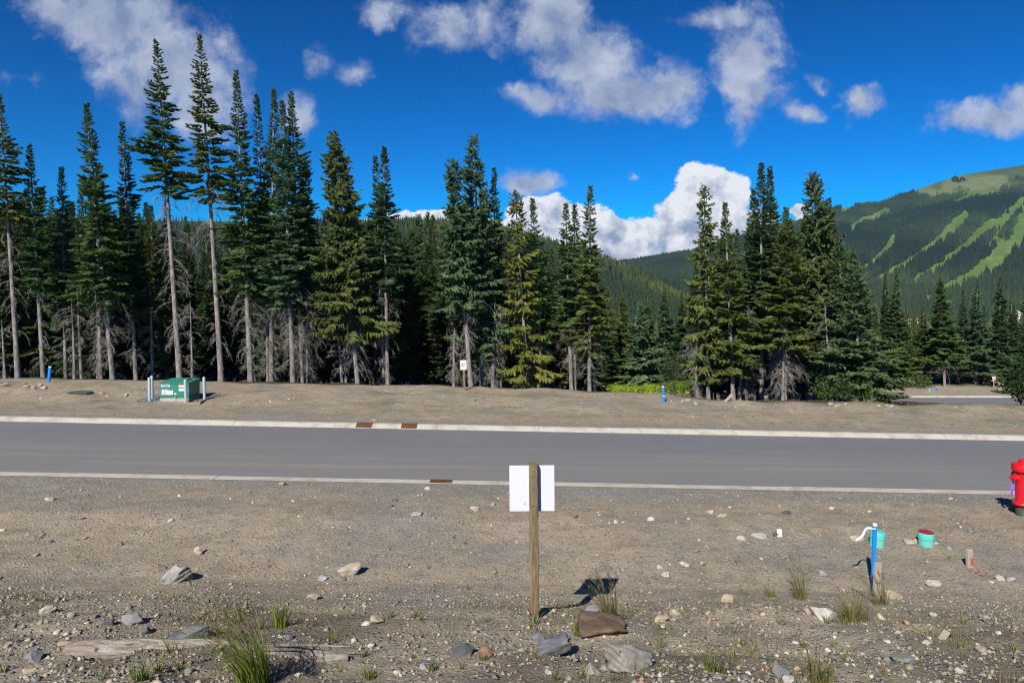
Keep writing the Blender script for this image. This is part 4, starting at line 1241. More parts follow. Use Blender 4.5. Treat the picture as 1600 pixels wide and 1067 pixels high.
def transformer():
    x0, x1, y0, y1 = -12.50, -11.50, 24.30, 25.15
    zg = float(gz((x0 + x1) / 2, y0)); xc, yc = (x0 + x1) / 2, (y0 + y1) / 2
    w, d = x1 - x0, y1 - y0
    root = empty('transformer', (xc, yc, zg), 0, 'green pad mounted transformer box between galvanised bollards', 'transformer')
    MB().box((0, 0, .02), (w + .03, d + .08, .22), bevel=.01).build('concrete_pad', M['concrete'], root)
    h0, hf, hb = .13, .66, .71
    MB().box((0, 0, h0 + .035), (w - .02, d - .02, .07)).build('base_band', M['green'], root)
    V = [(-w / 2, -d / 2, h0 + .08), (w / 2, -d / 2, h0 + .08), (w / 2, d / 2, h0 + .08), (-w / 2, d / 2, h0 + .08),
         (-w / 2, -d / 2, hf), (w / 2, -d / 2, hf), (w / 2, d / 2, hb - .02), (-w / 2, d / 2, hb - .02)]
    MB().add(V, [(3, 2, 1, 0), (4, 5, 6, 7), (0, 1, 5, 4), (1, 2, 6, 5), (2, 3, 7, 6), (3, 0, 4, 7)]).build('cabinet', M['green'], root)
    an = math.atan2(hb - .02 - hf, d)
    lid = MB().box((0, 0, (hf + hb - .02) / 2 + .022), (w + .05, d + .07, .04), Matrix.Rotation(an, 3, 'X'), .012).build('lid', M['green'], root)
    MB().box((0, .05, (hf + hb) / 2 + .062), (w * .62, d * .45, .035), Matrix.Rotation(an, 3, 'X'), .012).build('raised_panel', M['green'], lid)
    fy = -d / 2 - .004
    def plate(x, z, ww, hh, mat, parent, name='label', dy=0.0):
        return MB().box((x, fy - dy, z), (ww, .005, hh)).build(name, mat, parent)
    # number plates, warning labels
    nb = plate(-w * .33, hf - .075, .30, .085, M['label'], root, 'number_plate')
    cu = bpy.data.curves.new('digits', 'FONT'); cu.body = '735057'; cu.size = .095; cu.align_x = 'CENTER'; cu.align_y = 'CENTER'; cu.extrude = .001; cu.offset = .002
    cu.materials.append(M['black'])
    tmp = bpy.data.objects.new('digits_source', cu); dm = bpy.data.meshes.new_from_object(tmp); bpy.data.objects.remove(tmp); dm.name = 'digits'
    t = bpy.data.objects.new('digits', dm); link(t, nb); t.location = (-w * .33, fy - .006, hf - .075); t.rotation_euler = (math.pi / 2, 0, 0); t.scale = (.92, 1, 1)
    wl = plate(w * .27, hf - .15, .25, .23, M['label'], root, 'warning_label')
    plate(w * .27, hf - .055, .25, .035, M['orange'], wl, 'orange_band', .003); plate(w * .27, hf - .155, .25, .04, M['bluep'], wl, 'blue_band', .003)
    for k in range(3): plate(w * .27, hf - .105 - .02 * k + (-.085 if k > 1 else 0), .20, .006, M['galv'], wl, 'print_line', .003)
    dl = plate(-w * .26, .345, .40, .17, M['label'], root, 'danger_label')
    plate(-w * .26 + .10, .345 + .067, .19, .032, M['red'], dl, 'red_band', .003)
    mb = MB(); n = 24; V = []
    for k in range(n):
        a = 2 * math.pi * k / n
        for r in (.062, .078): V.append((-w * .26 - .095 + r * math.cos(a), fy - .004, .345 + r * math.sin(a)))
    mb.add(V, [(2 * k, 2 * k + 1, (2 * k + 3) % (2 * n), (2 * k + 2) % (2 * n)) for k in range(n)])
    mb.box((-w * .26 - .095, fy - .004, .345), (.014, .003, .13), Matrix.Rotation(.8, 3, 'Y')).build('no_entry_mark', M['red'], dl)
    MB().box((-w * .26 - .10, fy - .0035, .34), (.025, .002, .07), Matrix.Rotation(-.5, 3, 'Y')).build('figure_mark', M['black'], dl)
    for k in range(4): plate(-w * .26 + .10,   .375 - .03 * k, .15, .007, M['bluep'], dl, 'print_line', .003)
    sp = plate(w * .02, .29, .07, .05, M['label'], root, 'small_sticker'); plate(w * .02, .29, .025, .02, M['red'], sp, 'red_dot', .003)
    lk = MB().box((w * .02, fy - .02, .17), (.05, .03, .06), bevel=.008).build('padlock', M['brass'], root)
    MB().tube([(w * .02 + .02, fy - .02, .16), (w * .02 + .05, fy - .02, .13), (w * .02 + .075, fy - .02, .14)], .012, 6).build('shackle', M['black'], lk, True)
    # gravel bed with timber edging
    ex0, ex1, ey0, ey1 = -13.25, -11.0, 24.05, 25.75
    bed = empty('gravel_bed', ((ex0 + ex1) / 2, (ey0 + ey1) / 2, zg), 0, 'square bed of blue grey crushed stone under the transformer, timber edged', 'gravel bed')
    for (ax, ay, bx, by) in ((ex0, ey0, ex1, ey0), (ex1, ey0, ex1, ey1), (ex1, ey1, ex0, ey1), (ex0, ey1, ex0, ey0)):
        c = Vector(((ax + bx) / 2, (ay + by) / 2, 0)) - Vector(bed.location); c.z = float(gz((ax + bx) / 2, (ay + by) / 2)) - zg - .015
        ln = math.hypot(bx - ax, by - ay) + (.05 if ay == by else -.05)
        MB().box(c, (ln, .045, .10) if ay == by else (.045, ln, .10), bevel=.006).build('edging_board', M['timber'], bed)
    rng = np.random.default_rng(8); n = 2800
    x = rng.uniform(ex0 + .03, ex1 - .03, n); y = rng.uniform(ey0 + .03, ey1 - .03, n)
    P = np.stack([x, y, gz(x, y) + .012], -1) - np.array(bed.location)
    R = rng.uniform(.018, .034, n); col = np.array([.19, .21, .235]) * rng.uniform(.55, 1.4, (n, 1))
    V, Fc, cc = pebble_arrays(rng, P, R, col)
    tag(np_obj('crushed_stone', V, Fc, M['crush'], bed, col=cc), kind='stuff')
    for i, (bx, by, ll, lab) in enumerate(((-12.97, 24.62, -.02, 'galvanised bollard at the back left of the transformer'), (-12.85, 24.22, -.02, 'galvanised bollard at the front left of the transformer'),
                                          (-11.50, 24.10, -.04, 'galvanised bollard in front of the transformer right corner'), (-11.05, 24.55, -.03, 'galvanised bollard standing free to the right of the transformer'))):
        z = float(gz(bx, by))
        b = empty('bollard', (bx, by, z), 0, lab, 'bollard', 'bollards guarding the transformer'); b.rotation_euler = (0, ll, 0)
        MB().lathe([(.052, -.2), (.052, .77), (.05, .78)], 18).build('pipe', M['galv'], b, True)
        MB().lathe([(.0535, .77), (.0535, .795), (.046, .825), (.028, .845), (.008, .85)], 18).build('cap', M['galv'], b, True)


def pebble_arrays(rng, P, R, col):
    """small octahedral stones, squashed and turned at random"""
    o = np.array([[1, 0, 0], [0, 1, 0], [-1, 0, 0], [0, -1, 0], [0, 0, 1], [0, 0, -1.0]])
    f = np.array([[0, 1, 4], [1, 2, 4], [2, 3, 4], [3, 0, 4], [1, 0, 5], [2, 1, 5], [3, 2, 5], [0, 3, 5]])
    n = len(P)
    j = o[None] * rng.uniform(.65, 1.35, (n, 6, 1)) + rng.normal(0, .16, (n, 6, 3))
    j = j * np.stack([rng.uniform(.8, 1.5, n), rng.uniform(.7, 1.1, n), rng.uniform(.45, .85, n)], -1)[:, None]
    an = rng.random(n) * 6.28; c, s = np.cos(an)[:, None], np.sin(an)[:, None]
    V = np.stack([j[..., 0] * c - j[..., 1] * s, j[..., 0] * s + j[..., 1] * c, j[..., 2]], -1) * R[:, None, None] + P[:, None]
    Fc = f[None] + (np.arange(n) * 6)[:, None, None]
    return V.reshape(-1, 3), Fc.reshape(-1, 3), np.repeat(col, 6, 0)


transformer()

# small buried lid on the far verge and other litter
q = hit(125, 614); o = MB().lathe([(.42, -.03), (.42, .035), (.40, .045)], 24)
o = o.build('utility_lid', M['iron']); o.location = q; o.scale = (1.0, .85, 1); tag(o, 'dark flat utility lid lying in the far verge left of the transformer', 'lid')
q = hit(1138, 628); b = MB().box((0, 0, .14), (.10, .03, .42), Matrix.Rotation(.75, 3, 'Y'), .005).build('plank', M['stake']); b.location = q
tag(b, 'short pale plank leaning beside the stubby trunks at the right clump', 'plank')
q = hit(1218, 838); b = MB().box((0, 0, .055), (.085, .006, .13), Matrix.Rotation(.05, 3, 'Y') @ Matrix.Rotation(-.25, 3, 'X'), .002).build('paper_scrap', M['ribbon']); b.location = q
tag(b, 'white scrap of card standing on the gravel near the middle right', 'litter')
q = hit(1297, 702, 14.9, 21)
mb = MB()
for k in range(7): mb.box((-.12 + .04 * k, .02 * math.sin(k * 2), .016), (.05, .035, .003), Matrix.Rotation(.3 * k, 3, 'Z'))
b = mb.build('road_paint_mark', M['redpaint']); b.location = (q.x, 18.3, float(zroad(q.x)) + .004); tag(b, 'small red spray paint mark on the asphalt at right', 'road mark')


# ------------------------------------------------------------------ stones
_ico = None


def ico(sub):
    import bmesh
    bm = bmesh.new(); bmesh.ops.create_icosphere(bm, subdivisions=sub, radius=1)
    V = np.array([v.co[:] for v in bm.verts]); Fc = np.array([[v.index for v in f.verts] for f in bm.faces]); bm.free()
    return V, Fc


def rock_mesh(name, seed, sub, dims, col, cuts=9, strata=0.0, col2=None, blocky=False):
    """angular stone: a sphere cut by random planes, with grain"""
    rng = np.random.default_rng(seed)
    V, Fc = ico(sub); V = V.copy()
    if blocky:
        V = V / np.maximum(np.abs(V).max(1, keepdims=True), 1e-6) ** .85; cuts = 3
    for _ in range(cuts):
        nrm = unit(rng.normal(0, 1, 3)); dd = rng.uniform(.42, .9)
        h = V @ nrm - dd
        V -= np.clip(h, 0, None)[:, None] * nrm[None]
    nz = fbm(V[:, 0] * 2 + seed, V[:, 1] * 2 + V[:, 2] * 1.7, 1.5, 4)
    nz2 = fbm(V[:, 0] * 7 + seed, V[:, 1] * 7 + V[:, 2] * 6, 1.0, 3)
    V = V * (1 + .15 * nz[:, None] + .05 * nz2[:, None])
    if strata:
        V[:, :2] *= (1 + strata * np.sign(np.sin(V[:, 2:3] * 16 + V[:, 0:1] * 2)) * .04)
    ext = V.max(0) - V.min(0); V = (V - (V.max(0) + V.min(0)) / 2) / ext
    V = V * np.array(dims)
    c = np.array(col)[None] * (1 + .5 * fbm(V[:, 0] * 9 + seed, V[:, 1] * 9 + V[:, 2] * 8, 1.2, 3))[:, None]
    if col2 is not None:
        k = smooth(fbm(V[:, 0] * 5 + seed, V[:, 2] * 7 + V[:, 1] * 4, 1.0, 2), -.05, .25)[:, None]
        c = c * (1 - k) + np.array(col2)[None] * k
    me = np_mesh(name, V, Fc, M['rock'], col=np.clip(c, 0, 1))
    return me


TAN = (.50, .42, .31); PALE = (.52, .48, .41); GREY = (.30, .30, .295); DGREY = (.14, .145, .15); BLUE = (.20, .214, .222); RUSTY = (.130, .092, .066); WHT = (.52, .49, .44)
ROCKS = [
    (268, 912, 54, 32, GREY, 'long pale grey rock with a tilted flat face on the left of the bank', -.55, (.45, .42, .36)),
    (251, 892, 17, 16, (.25, .235, .20), 'squat grey rock just left of the long tilted rock', 0, None),
    (308, 865, 22, 11, TAN, 'flat tan rock uphill from the long tilted rock', 0, None),
    (546, 900, 38, 23, TAN, 'broad pale tan slab in the middle of the left bank', -.15, PALE),
    (588, 976, 24, 17, TAN, 'rounded tan rock at the ditch edge left of the signpost', 0, None),
    (571, 979, 15, 10, WHT, 'small whitish rock touching the rounded tan rock', 0, None),
    (488, 937, 18, 13, PALE, 'pale rock above the tall grass tuft', 0, None),
    (503, 908, 15, 10, (.42, .44, .45), 'bluish white stone below the broad pale slab', 0, None),
    (984, 1050, 78, 54, (.33, .31, .27), 'biggest grey layered boulder in the right foreground', .12, (.26, .25, .235)),
    (927, 1058, 28, 34, PALE, 'upright rounded pale rock left of the big boulder', .3, None),
    (942, 994, 76, 40, RUSTY, 'rust brown block of rock below the sign shadow', .1, (.21, .15, .105)),
    (932, 964, 36, 22, (.31, .32, .325), 'grey slab tucked behind the rust brown block', .15, None),
    (866, 1024, 56, 28, BLUE, 'blue grey splintered slab right of the signpost foot', -.35, None),
    (1290, 970, 44, 28, PALE, 'chunky pale boulder left of the wooden stake', .15, (.40, .37, .31)),
    (1263, 958, 12, 16, (.38, .32, .24), 'narrow tan stone beside the chunky pale boulder', 0, None),
    (1138, 941, 20, 17, TAN, 'tan cobble alone on the slope right of the sign shadow', 0, None),
    (1056, 964, 18, 18, TAN, 'tan cobble at the ditch edge right of the rust brown block', 0, None),
    (1035, 972, 22, 14, TAN, 'flat tan stone left of its cobble neighbour at the ditch', 0, None),
    (292, 1003, 54, 26, DGREY, 'dark grey angular block lying behind the log', 0, GREY),
    (225, 990, 22, 17, DGREY, 'near black stone above the middle of the log', 0, None),
    (203, 975, 34, 22, (.40, .36, .29), 'mottled tan and grey rock above the log', 0, GREY),
    (168, 978, 16, 24, DGREY, 'tall dark stone left of the mottled rock', 0, None),
    (52, 1032, 30, 20, GREY, 'grey cobble at the lower left', 0, None),
    (43, 1054, 22, 15, TAN, 'sandy cobble at the bottom left corner', 0, None),
    (70, 957, 19, 12, PALE, 'pale cobble at the left ditch edge', 0, None),
    (110, 966, 15, 13, (.40, .38, .33), 'greyish cobble right of the pale one at the left ditch edge', 0, None),
    (100, 1010, 24, 12, TAN, 'tan stone near the left end of the log', 0, None),
    (720, 1025, 38, 26, DGREY, 'dark stone sunk in the gravel below the signpost', 0, (.2, .2, .19)),
    (757, 1025, 22, 17, (.36, .22, .15), 'reddish cobble beside the sunken dark stone', 0, None),
    (840, 1002, 26, 14, BLUE, 'flat bluish stone between the signpost and the rust brown block', 0, None),
    (75, 783, 17, 8, TAN, 'tan stone near the kerb at far left', 0, None),
    (1222, 1056, 26, 22, BLUE, 'blue grey stone at the bottom right of centre', .3, None),
    (1230, 804, 15, 6, DGREY, 'flat dark stone near the kerb on the right', 0, None),
    (1110, 803, 15, 7, TAN, 'tan stone, left of a close pair near the right kerb', 0, None),
    (1128, 810, 17, 8, PALE, 'pale stone, right of a close pair near the right kerb', 0, None),
    (1187, 841, 24, 8, PALE, 'pale flat stone left of the white card scrap', 0, None),
    (1214, 839, 11, 11, DGREY, 'dark pebble leaning on the white card scrap', 0, None),
    (1159, 845, 14, 8, WHT, 'whitish stone further left of the card scrap', 0, None),
    (1018, 814, 13, 8, PALE, 'pale stone on the upper verge right of the sign', 0, None),
    (1069, 884, 15, 9, PALE, 'pale stone halfway up the right slope', 0, None),
    (1032, 891, 12, 12, WHT, 'whitish stone left of the pale one on the right slope', 0, None),
    (1041, 901, 13, 8, WHT, 'lower whitish stone below its twin on the right slope', 0, None),
    (1286, 902, 16, 17, (.33, .34, .34), 'leaning grey flake of rock left of the blue stake', .3, None),
    (1400, 936, 26, 14, (.43, .36, .26), 'broad tan stone just right of the wooden stake', 0, None),
    (1460, 917, 22, 12, PALE, 'jagged pale stone right of the wooden stake', 0, None),
    (1456, 991, 0, 0, None, '', 0, None),
    (1565, 907, 15, 11, PALE, 'pale stone below the red painted pebbles', 0, None),
    (1582, 910, 16, 11, (.36, .36, .35), 'grey stone at the right edge of the bank', 0, None),
    (1459, 964, 12, 9, WHT, 'white stone on the ditch lip at right', 0, None),
    (1451, 1008, 16, 9, PALE, 'pale stone in the lower right foreground', 0, None),
    (1536, 1019, 17, 12, PALE, 'larger pale cobble in the lower right foreground', 0, None),
    (1500, 1052, 13, 11, WHT, 'white cobble near the bottom right', 0, None),
    (1423, 1047, 15, 11, TAN, 'tan cobble near the bottom right', 0, None),
    (1414, 1036, 32, 17, (.22, .235, .22), 'flat greenish grey slab near the bottom right', 0, None),
    (1233, 1065, 18, 14, WHT, 'white cobble at the bottom edge right of centre', 0, None),
    (1000, 1056, 0, 0, None, '', 0, None),
    (668, 766, 11, 6, WHT, 'white stone by the near kerb drain', 0, None),
    (742, 798, 16, 7, WHT, 'white flat stone left of the sign board', 0, None),
    (649, 806, 20, 5, (.42, .43, .45), 'thin pale flake on the verge below the near drain', 0, None),
    (617, 785, 13, 7, DGREY, 'dark stone on the verge left of the near drain', 0, None),
    (439, 759, 12, 7, (.48, .33, .24), 'pinkish stone against the near kerb', 0, None),
    (1372, 853, 0, 0, None, '', 0, None),
    (1340, 845, 18, 9, PALE, 'pale stone at the foot of the left teal pipe', 0, None),
    (1462, 852, 14, 7, PALE, 'pale stone at the foot of the red lidded teal pipe', 0, None),
    (1424, 850, 20, 6, (.46, .38, .30), 'flat pinkish stone left of the red lidded teal pipe', 0, None),
    # far verge
    (5, 604, 13, 7, TAN, 'tan stone at the left edge of the far verge', 0, None), (40, 606, 11, 5, TAN, 'flat tan stone in the heap near the far blue stake', 0, None),
    (51, 608, 8, 5, WHT, 'white stone in the heap near the far blue stake', 0, None), (62, 604, 7, 5, WHT, 'small bright stone at the top of the far stone heap', 0, None),
    (66, 608, 11, 6, TAN, 'large tan stone at the right of the far stone heap', 0, None), (37, 602, 7, 4, (.42, .22, .13), 'orange stone at the top of the far stone heap', 0, None),
    (157, 617, 10, 5, TAN, 'tan stone beside the dark utility lid', 0, None), (196, 619, 9, 4, PALE, 'pale stone between the utility lid and the bollards', 0, None),
    (1300, 635, 10, 9, TAN, 'largest tan boulder under the right clump', 0, None), (1306, 636, 5, 5, PALE, 'small pale boulder beside the largest one under the right clump', 0, None),
    (1311, 635, 6, 4, TAN, 'low tan boulder right of the small pale one', 0, None), (1322, 634, 7, 6, (.42, .34, .27), 'brownish boulder in front of the full young fir', 0, None),
    (1374, 636, 6, 4, PALE, 'pale boulder right of the full young fir', 0, None), (1387, 637, 7, 8, (.40, .41, .41), 'grey boulder by the lower road gap', 0, None),
    (1394, 637, 10, 5, WHT, 'whitish slab by the lower road gap', 0, None),
    (1074, 628, 14, 6, (.46, .32, .23), 'pinkish rock heap stone at the right of the clearing gap', 0, None), (1067, 629, 7, 4, TAN, 'tan stone left of the pinkish one at the gap', 0, None),
    (1049, 629, 5, 3, WHT, 'white stone right of the blue stake at the gap', 0, None),
    (585, 658, 9, 3, WHT, 'white flat stone above the far drains', 0, None),
]


def build_rocks():
    for i, (px, py, w, h, col, label, tilt, col2) in enumerate(ROCKS):
        if w == 0: continue
        p = hit(px, py - 1); s = p.y / F
        W, Hh = w * s, h * s
        big = w >= 18
        # rows on the picture mix height and depth of a stone seen from above
        sl = 4.3 / p.y * .9
        depth = W * (.75 if w > 12 else .8)
        hz = max(.35 * W, min(Hh * 1.15 - depth * sl * .35, W * .85))
        me = rock_mesh('rock', 500 + i, 4 if big else (3 if w > 11 else 2), (W * 1.04, depth, hz), np.array(col) * .78, 13, 1.6 if i in (0, 8) else 0., None if col2 is None else np.array(col2) * .78, i in (10, 12, 18))
        o = link(bpy.data.objects.new('rock', me)); o.location = (p.x, p.y + depth * .25, p.z + hz * .15)
        o.rotation_euler = (RNG.normal(0, .08), tilt, RNG.normal(0, .25))
        tag(o, label, 'rock', 'single stones one can pick out')
    # loose stones that nothing tells apart
    protos = [[rock_mesh('stone', 900 + 10 * c + k, 2, (1, .8, .55), col, 8) for k in range(3)] for c, col in enumerate((TAN, PALE, GREY, DGREY, BLUE, WHT, (.40, .25, .16)))]
    rng = np.random.default_rng(77)
    zones = [((0, 1600), (960, 1066), 150, (6, 15), 'loose stone lying in the rough foreground below the ditch line', 'loose stones in the foreground', .62),
             ((0, 1600), (765, 950), 105, (5, 11), 'loose stone lying on the gravel bank between ditch and near kerb', 'loose stones on the bank', .5),
             ((0, 1600), (605, 650), 40, (3, 6), 'loose stone lying on the dry verge beyond the road', 'loose stones on the far verge', .5)]
    wts = np.array([.2, .17, .22, .15, .14, .06, .06])
    for (xa, xb), (ya, yb), n, (sa, sb), label, gp, fl in zones:
        for _ in range(n):
            px, py = rng.uniform(xa, xb), rng.uniform(ya, yb)
            if yb < 700: py = rng.uniform(np.interp(px, [0, 1300, 1600], [600, 636, 634]), np.interp(px, [0, 1600], [650, 680]))
            p = hit(px, py); s = p.y / F
            W = (sa + (sb - sa) * rng.random() ** 2.2) * s
            me = protos[rng.choice(7, p=wts)][rng.integers(0, 3)]
            o = link(bpy.data.objects.new('stone', me)); o.location = (p.x, p.y, p.z + .1 * W); o.scale = (W * rng.uniform(.9, 1.2), W, W * rng.uniform(.7, 1.3))
            o.rotation_euler = (rng.normal(0, .2), rng.normal(0, .2), rng.random() * 6.28)
            tag(o, label, 'stone', gp)


build_rocks()


def build_gravel():
    rng = np.random.default_rng(12)
    cols = np.array([TAN, PALE, GREY, DGREY, BLUE, WHT, (.42, .25, .15), (.30, .25, .19)]) * .85 * .72 + np.array([.30, .25, .185]) * .28
    wts = np.array([.21, .14, .17, .11, .08, .04, .06, .19])
    P = []; R = []
    for (n, ya, yb, r0, r1) in ((23000, 4.0, 8.4, .008, .025), (4500, 4.0, 9.0, .018, .042), (7000, 8.0, 10.0, .006, .022), (2600, 8.4, 14.3, .014, .034), (23000, 8.4, 14.5, .008, .024), (3000, 13.2, 14.55, .010, .022), (9000, 20.85, 28.5, .010, .026)):
        Y = ya + (yb - ya) * rng.random(n); X = (rng.uniform(-180, 1780, n) - CX) / F * (Y + .5)
        k = fbm(X, Y, .9, 3) + rng.normal(0, .25, n) > -.18
        X, Y = X[k], Y[k]
        r = r0 + (r1 - r0) * rng.random(len(X)) ** 3.2
        P.append(np.stack([X, Y, gz(X, Y) - r * .05], -1)); R.append(r)
    n = 900                                              # strays kicked onto the asphalt along both kerbs
    d = rng.exponential(.35, n); far = rng.random(n) < .3
    Y = np.where(far, 20.36 - d * .7, 15.04 + d); X = (rng.uniform(-100, 1700, n) - CX) / F * Y
    k = (Y > 15.03) & (Y < 20.37); X, Y = X[k], Y[k]; r = .004 + .010 * rng.random(len(X)) ** 3
    P.append(np.stack([X, Y, zroad(X) + .004 + .3 * r], -1)); R.append(r)
    P = np.concatenate(P); R = np.concatenate(R)
    col = cols[rng.choice(8, len(P), p=wts)] * rng.uniform(.7, 1.2, (len(P), 1))
    V, Fc, cc = pebble_arrays(rng, P, R, col)
    tag(np_obj('gravel', V, Fc, M['pebble'], col=np.clip(cc, 0, 1)), 'mixed tan and grey gravel strewn over the bank and verges', 'gravel', kind='stuff')


build_gravel()


# ------------------------------------------------------------------ grasses, shrubs, log
def blade_arrays(rng, base, h, w, lean, seg=4):
    """curved tapering blades; base (n,3), h, w (n), lean (n,2)"""
    n = len(base); t = np.linspace(0, 1, seg + 1)[None, :, None]
    L = np.stack([lean[:, 0], lean[:, 1], 0 * h], -1)[:, None]
    ctr = base[:, None] + np.array([0, 0, 1.0]) * (h[:, None, None] * (t - .18 * t ** 3)) + L * h[:, None, None] * t ** 2.0
    an = rng.random(n) * 6.28; wd = np.stack([np.cos(an), np.sin(an), 0 * an], -1)[:, None] * (w[:, None, None] * (1 - .92 * t))
    V = np.stack([ctr - wd, ctr + wd], 2)
    i = np.arange(n * (seg + 1) * 2).reshape(n, seg + 1, 2)
    Fc = np.stack([i[:, :-1, 0], i[:, :-1, 1], i[:, 1:, 1], i[:, 1:, 0]], -1).reshape(-1, 4)
    return V.reshape(-1, 3), Fc


def tuft(px, py, hpx, wpx, n, label, lean=(0, 0), col=(.10, .15, .03), dry=.25, heads=0, width=.0032, seed=1):
    rng = np.random.default_rng(seed)
    p = hit(px, py); s = p.y / F
    root = empty('grass_tuft', p, 0, label, 'grass', 'grass tufts on the bank')
    rr = wpx * s * .28
    a = rng.random(n) * 6.28; r = rr * np.sqrt(rng.random(n))
    B = np.stack([r * np.cos(a), r * np.sin(a), gz(p.x + r * np.cos(a), p.y + r * np.sin(a)) - p.z - .01], -1)
    h = hpx * s * rng.uniform(.35, 1.0, n) * 1.05
    spread = np.stack([np.cos(a), np.sin(a)], -1) * rng.uniform(.1, .5, (n, 1)) + np.array(lean) + rng.normal(0, .12, (n, 2))
    V, Fc = blade_arrays(rng, B, h, np.full(n, width) * rng.uniform(.7, 1.5, n), spread)
    cc = np.repeat(np.stack([rng.random(n), (rng.random(n) < dry) * rng.uniform(.3, .9, n), 0 * h], -1), 10, 0)
    o = np_obj('blades', V, Fc, M['grass'], root, col=cc); o.color = (*col, 1)
    if heads:
        k = heads; a = rng.random(k) * 6.28; r = rr * .8 * np.sqrt(rng.random(k))
        B = np.stack([r * np.cos(a), r * np.sin(a), 0 * r], -1); h = hpx * s * rng.uniform(.75, 1.12, k)
        L = np.array(lean) + rng.normal(0, .14, (k, 2)) + np.stack([np.cos(a), np.sin(a)], -1) * .12
        V, Fc = blade_arrays(rng, B, h, np.full(k, .0024), L)
        st = np_obj('stems', V, Fc, M['grass'], root, col=np.repeat(np.stack([rng.random(k), .35 * np.ones(k), 0 * h], -1), 10, 0)); st.color = (*col, 1)
        # seed heads: short bristles round the last stretch of each stem
        m = 16; bi = np.repeat(np.arange(k), m); t = rng.uniform(.74, 1.0, k * m)
        hb = h[bi]; ctr = B[bi] + np.stack([L[bi, 0] * hb * t ** 2, L[bi, 1] * hb * t ** 2, hb * (t - .18 * t ** 3)], -1)
        V, Fc = blade_arrays(rng, ctr, np.full(k * m, .035), np.full(k * m, .0035), np.array(lean) * .8 + rng.normal(0, .3, (k * m, 2)), 2)
        hd = np_obj('seed_heads', V, Fc, M['grass'], root, col=np.repeat(np.stack([rng.random(k * m) * .6, rng.uniform(.3, .75, k * m), 0 * t], -1), 6, 0)); hd.color = (.11, .115, .04, 1); tag(hd, kind='stuff')


tuft(398, 1070, 140, 84, 210, 'tall green grass tuft with drooping seed heads over the log', (-.46, .0), (.135, .185, .022), .2, 44, .0038, 41)
tuft(440, 978, 50, 45, 70, 'short leafy grass clump behind the tall tuft', (.0, 0), (.13, .18, .025), .1, 0, .005, 42)
tuft(952, 972, 88, 44, 110, 'reddish stemmed grass tuft growing on the rust brown block', (-.22, 0), (.105, .105, .03), .5, 22, .0030, 43)
tuft(905, 992, 34, 34, 70, 'bright yellow green clump left of the rust brown block', (.1, 0), (.17, .20, .02), .1, 0, .0045, 44)
tuft(1250, 936, 78, 34, 70, 'dry tall grass stalks left of the chunky pale boulder', (-.16, 0), (.11, .12, .03), .4, 16, .0028, 45)
tuft(1203, 932, 34, 30, 60, 'low green clump left of the dry tall stalks', (0, 0), (.13, .16, .03), .25, 0, .0032, 46)
tuft(1163, 930, 26, 18, 26, 'sparse small clump on the slope, leftmost of three', (0, 0), (.12, .14, .03), .3, 0, .0028, 47)
tuft(1335, 968, 55, 70, 150, 'broad low tuft with orange dead leaves right of the chunky boulder', (-.05, 0), (.12, .125, .03), .45, 12, .0032, 48)
tuft(1375, 945, 62, 46, 60, 'thin grass stalks around the foot of the wooden stake', (-.25, 0), (.12, .13, .035), .35, 14, .0028, 49)
tuft(1117, 1052, 50, 56, 70, 'spreading green clump at the bottom right of the big boulder', (0, 0), (.12, .15, .03), .3, 0, .0038, 50)
tuft(1280, 1068, 62, 66, 110, 'dark tangled tuft with rusty leaves at the bottom edge', (0, 0), (.09, .10, .025), .45, 8, .0038, 51)
tuft(576, 1060, 26, 30, 60, 'small neat green clump at the bottom left of centre', (0, 0), (.13, .17, .03), .15, 0, .0034, 52)
tuft(675, 1045, 24, 26, 36, 'small clump right of the neat one at the bottom', (0, 0), (.12, .15, .03), .25, 0, .003, 53)
tuft(755, 1030, 24, 26, 34, 'little clump on the reddish cobble below the signpost', (0, 0), (.12, .15, .03), .25, 0, .003, 54)
tuft(220, 1062, 45, 50, 60, 'bright upright clump in front of the log middle', (.1, 0), (.14, .18, .025), .15, 0, .004, 55)
tuft(1245, 772, 12, 22, 30, 'wispy green clump on the near kerb at right', (0, 0), (.12, .15, .03), .2, 0, .003, 56)
tuft(1590, 800, 14, 34, 60, 'dark green weed at the foot of the hydrant', (-.2, 0), (.06, .10, .02), .1, 0, .006, 57)
tuft(1495, 1010, 30, 40, 40, 'thin dry clump in the lower right foreground', (0, 0), (.12, .12, .035), .5, 0, .003, 58)


def sprigs():
    """little tufts that nothing tells apart, four shapes copied about"""
    rng = np.random.default_rng(66); protos = []
    for k in range(4):
        n = 16
        a = rng.random(n) * 6.28; r = .02 * np.sqrt(rng.random(n))
        B = np.stack([r * np.cos(a), r * np.sin(a), 0 * r - .01], -1)
        V, Fc = blade_arrays(rng, B, rng.uniform(.05, .15, n), np.full(n, .0032), np.stack([np.cos(a), np.sin(a)], -1) * rng.uniform(.1, .7, (n, 1)))
        protos.append(np_mesh('grass_sprig', V, Fc, M['grass'], col=np.repeat(np.stack([rng.random(n), (rng.random(n) < .35) * rng.uniform(.3, .8, n), 0 * r], -1), 10, 0)))
    for k in range(95):
        low = rng.random() < .75
        p = hit(rng.uniform(0, 1600), rng.uniform(960, 1064) if low else rng.uniform(850, 960))
        o = link(bpy.data.objects.new('grass_sprig', protos[int(rng.integers(0, 4))])); o.location = p
        sc = rng.uniform(.6, 1.5) * (1 if low else .7); o.scale = (sc, sc, sc); o.rotation_euler = (0, 0, rng.random() * 6.28)
        o.color = (*(np.array([.13, .165, .03]) * rng.uniform(.7, 1.15)), 1)
        tag(o, 'tiny grass sprig sprouting from the gravel of the bank or foreground', 'grass', 'tiny grass sprigs')


sprigs()


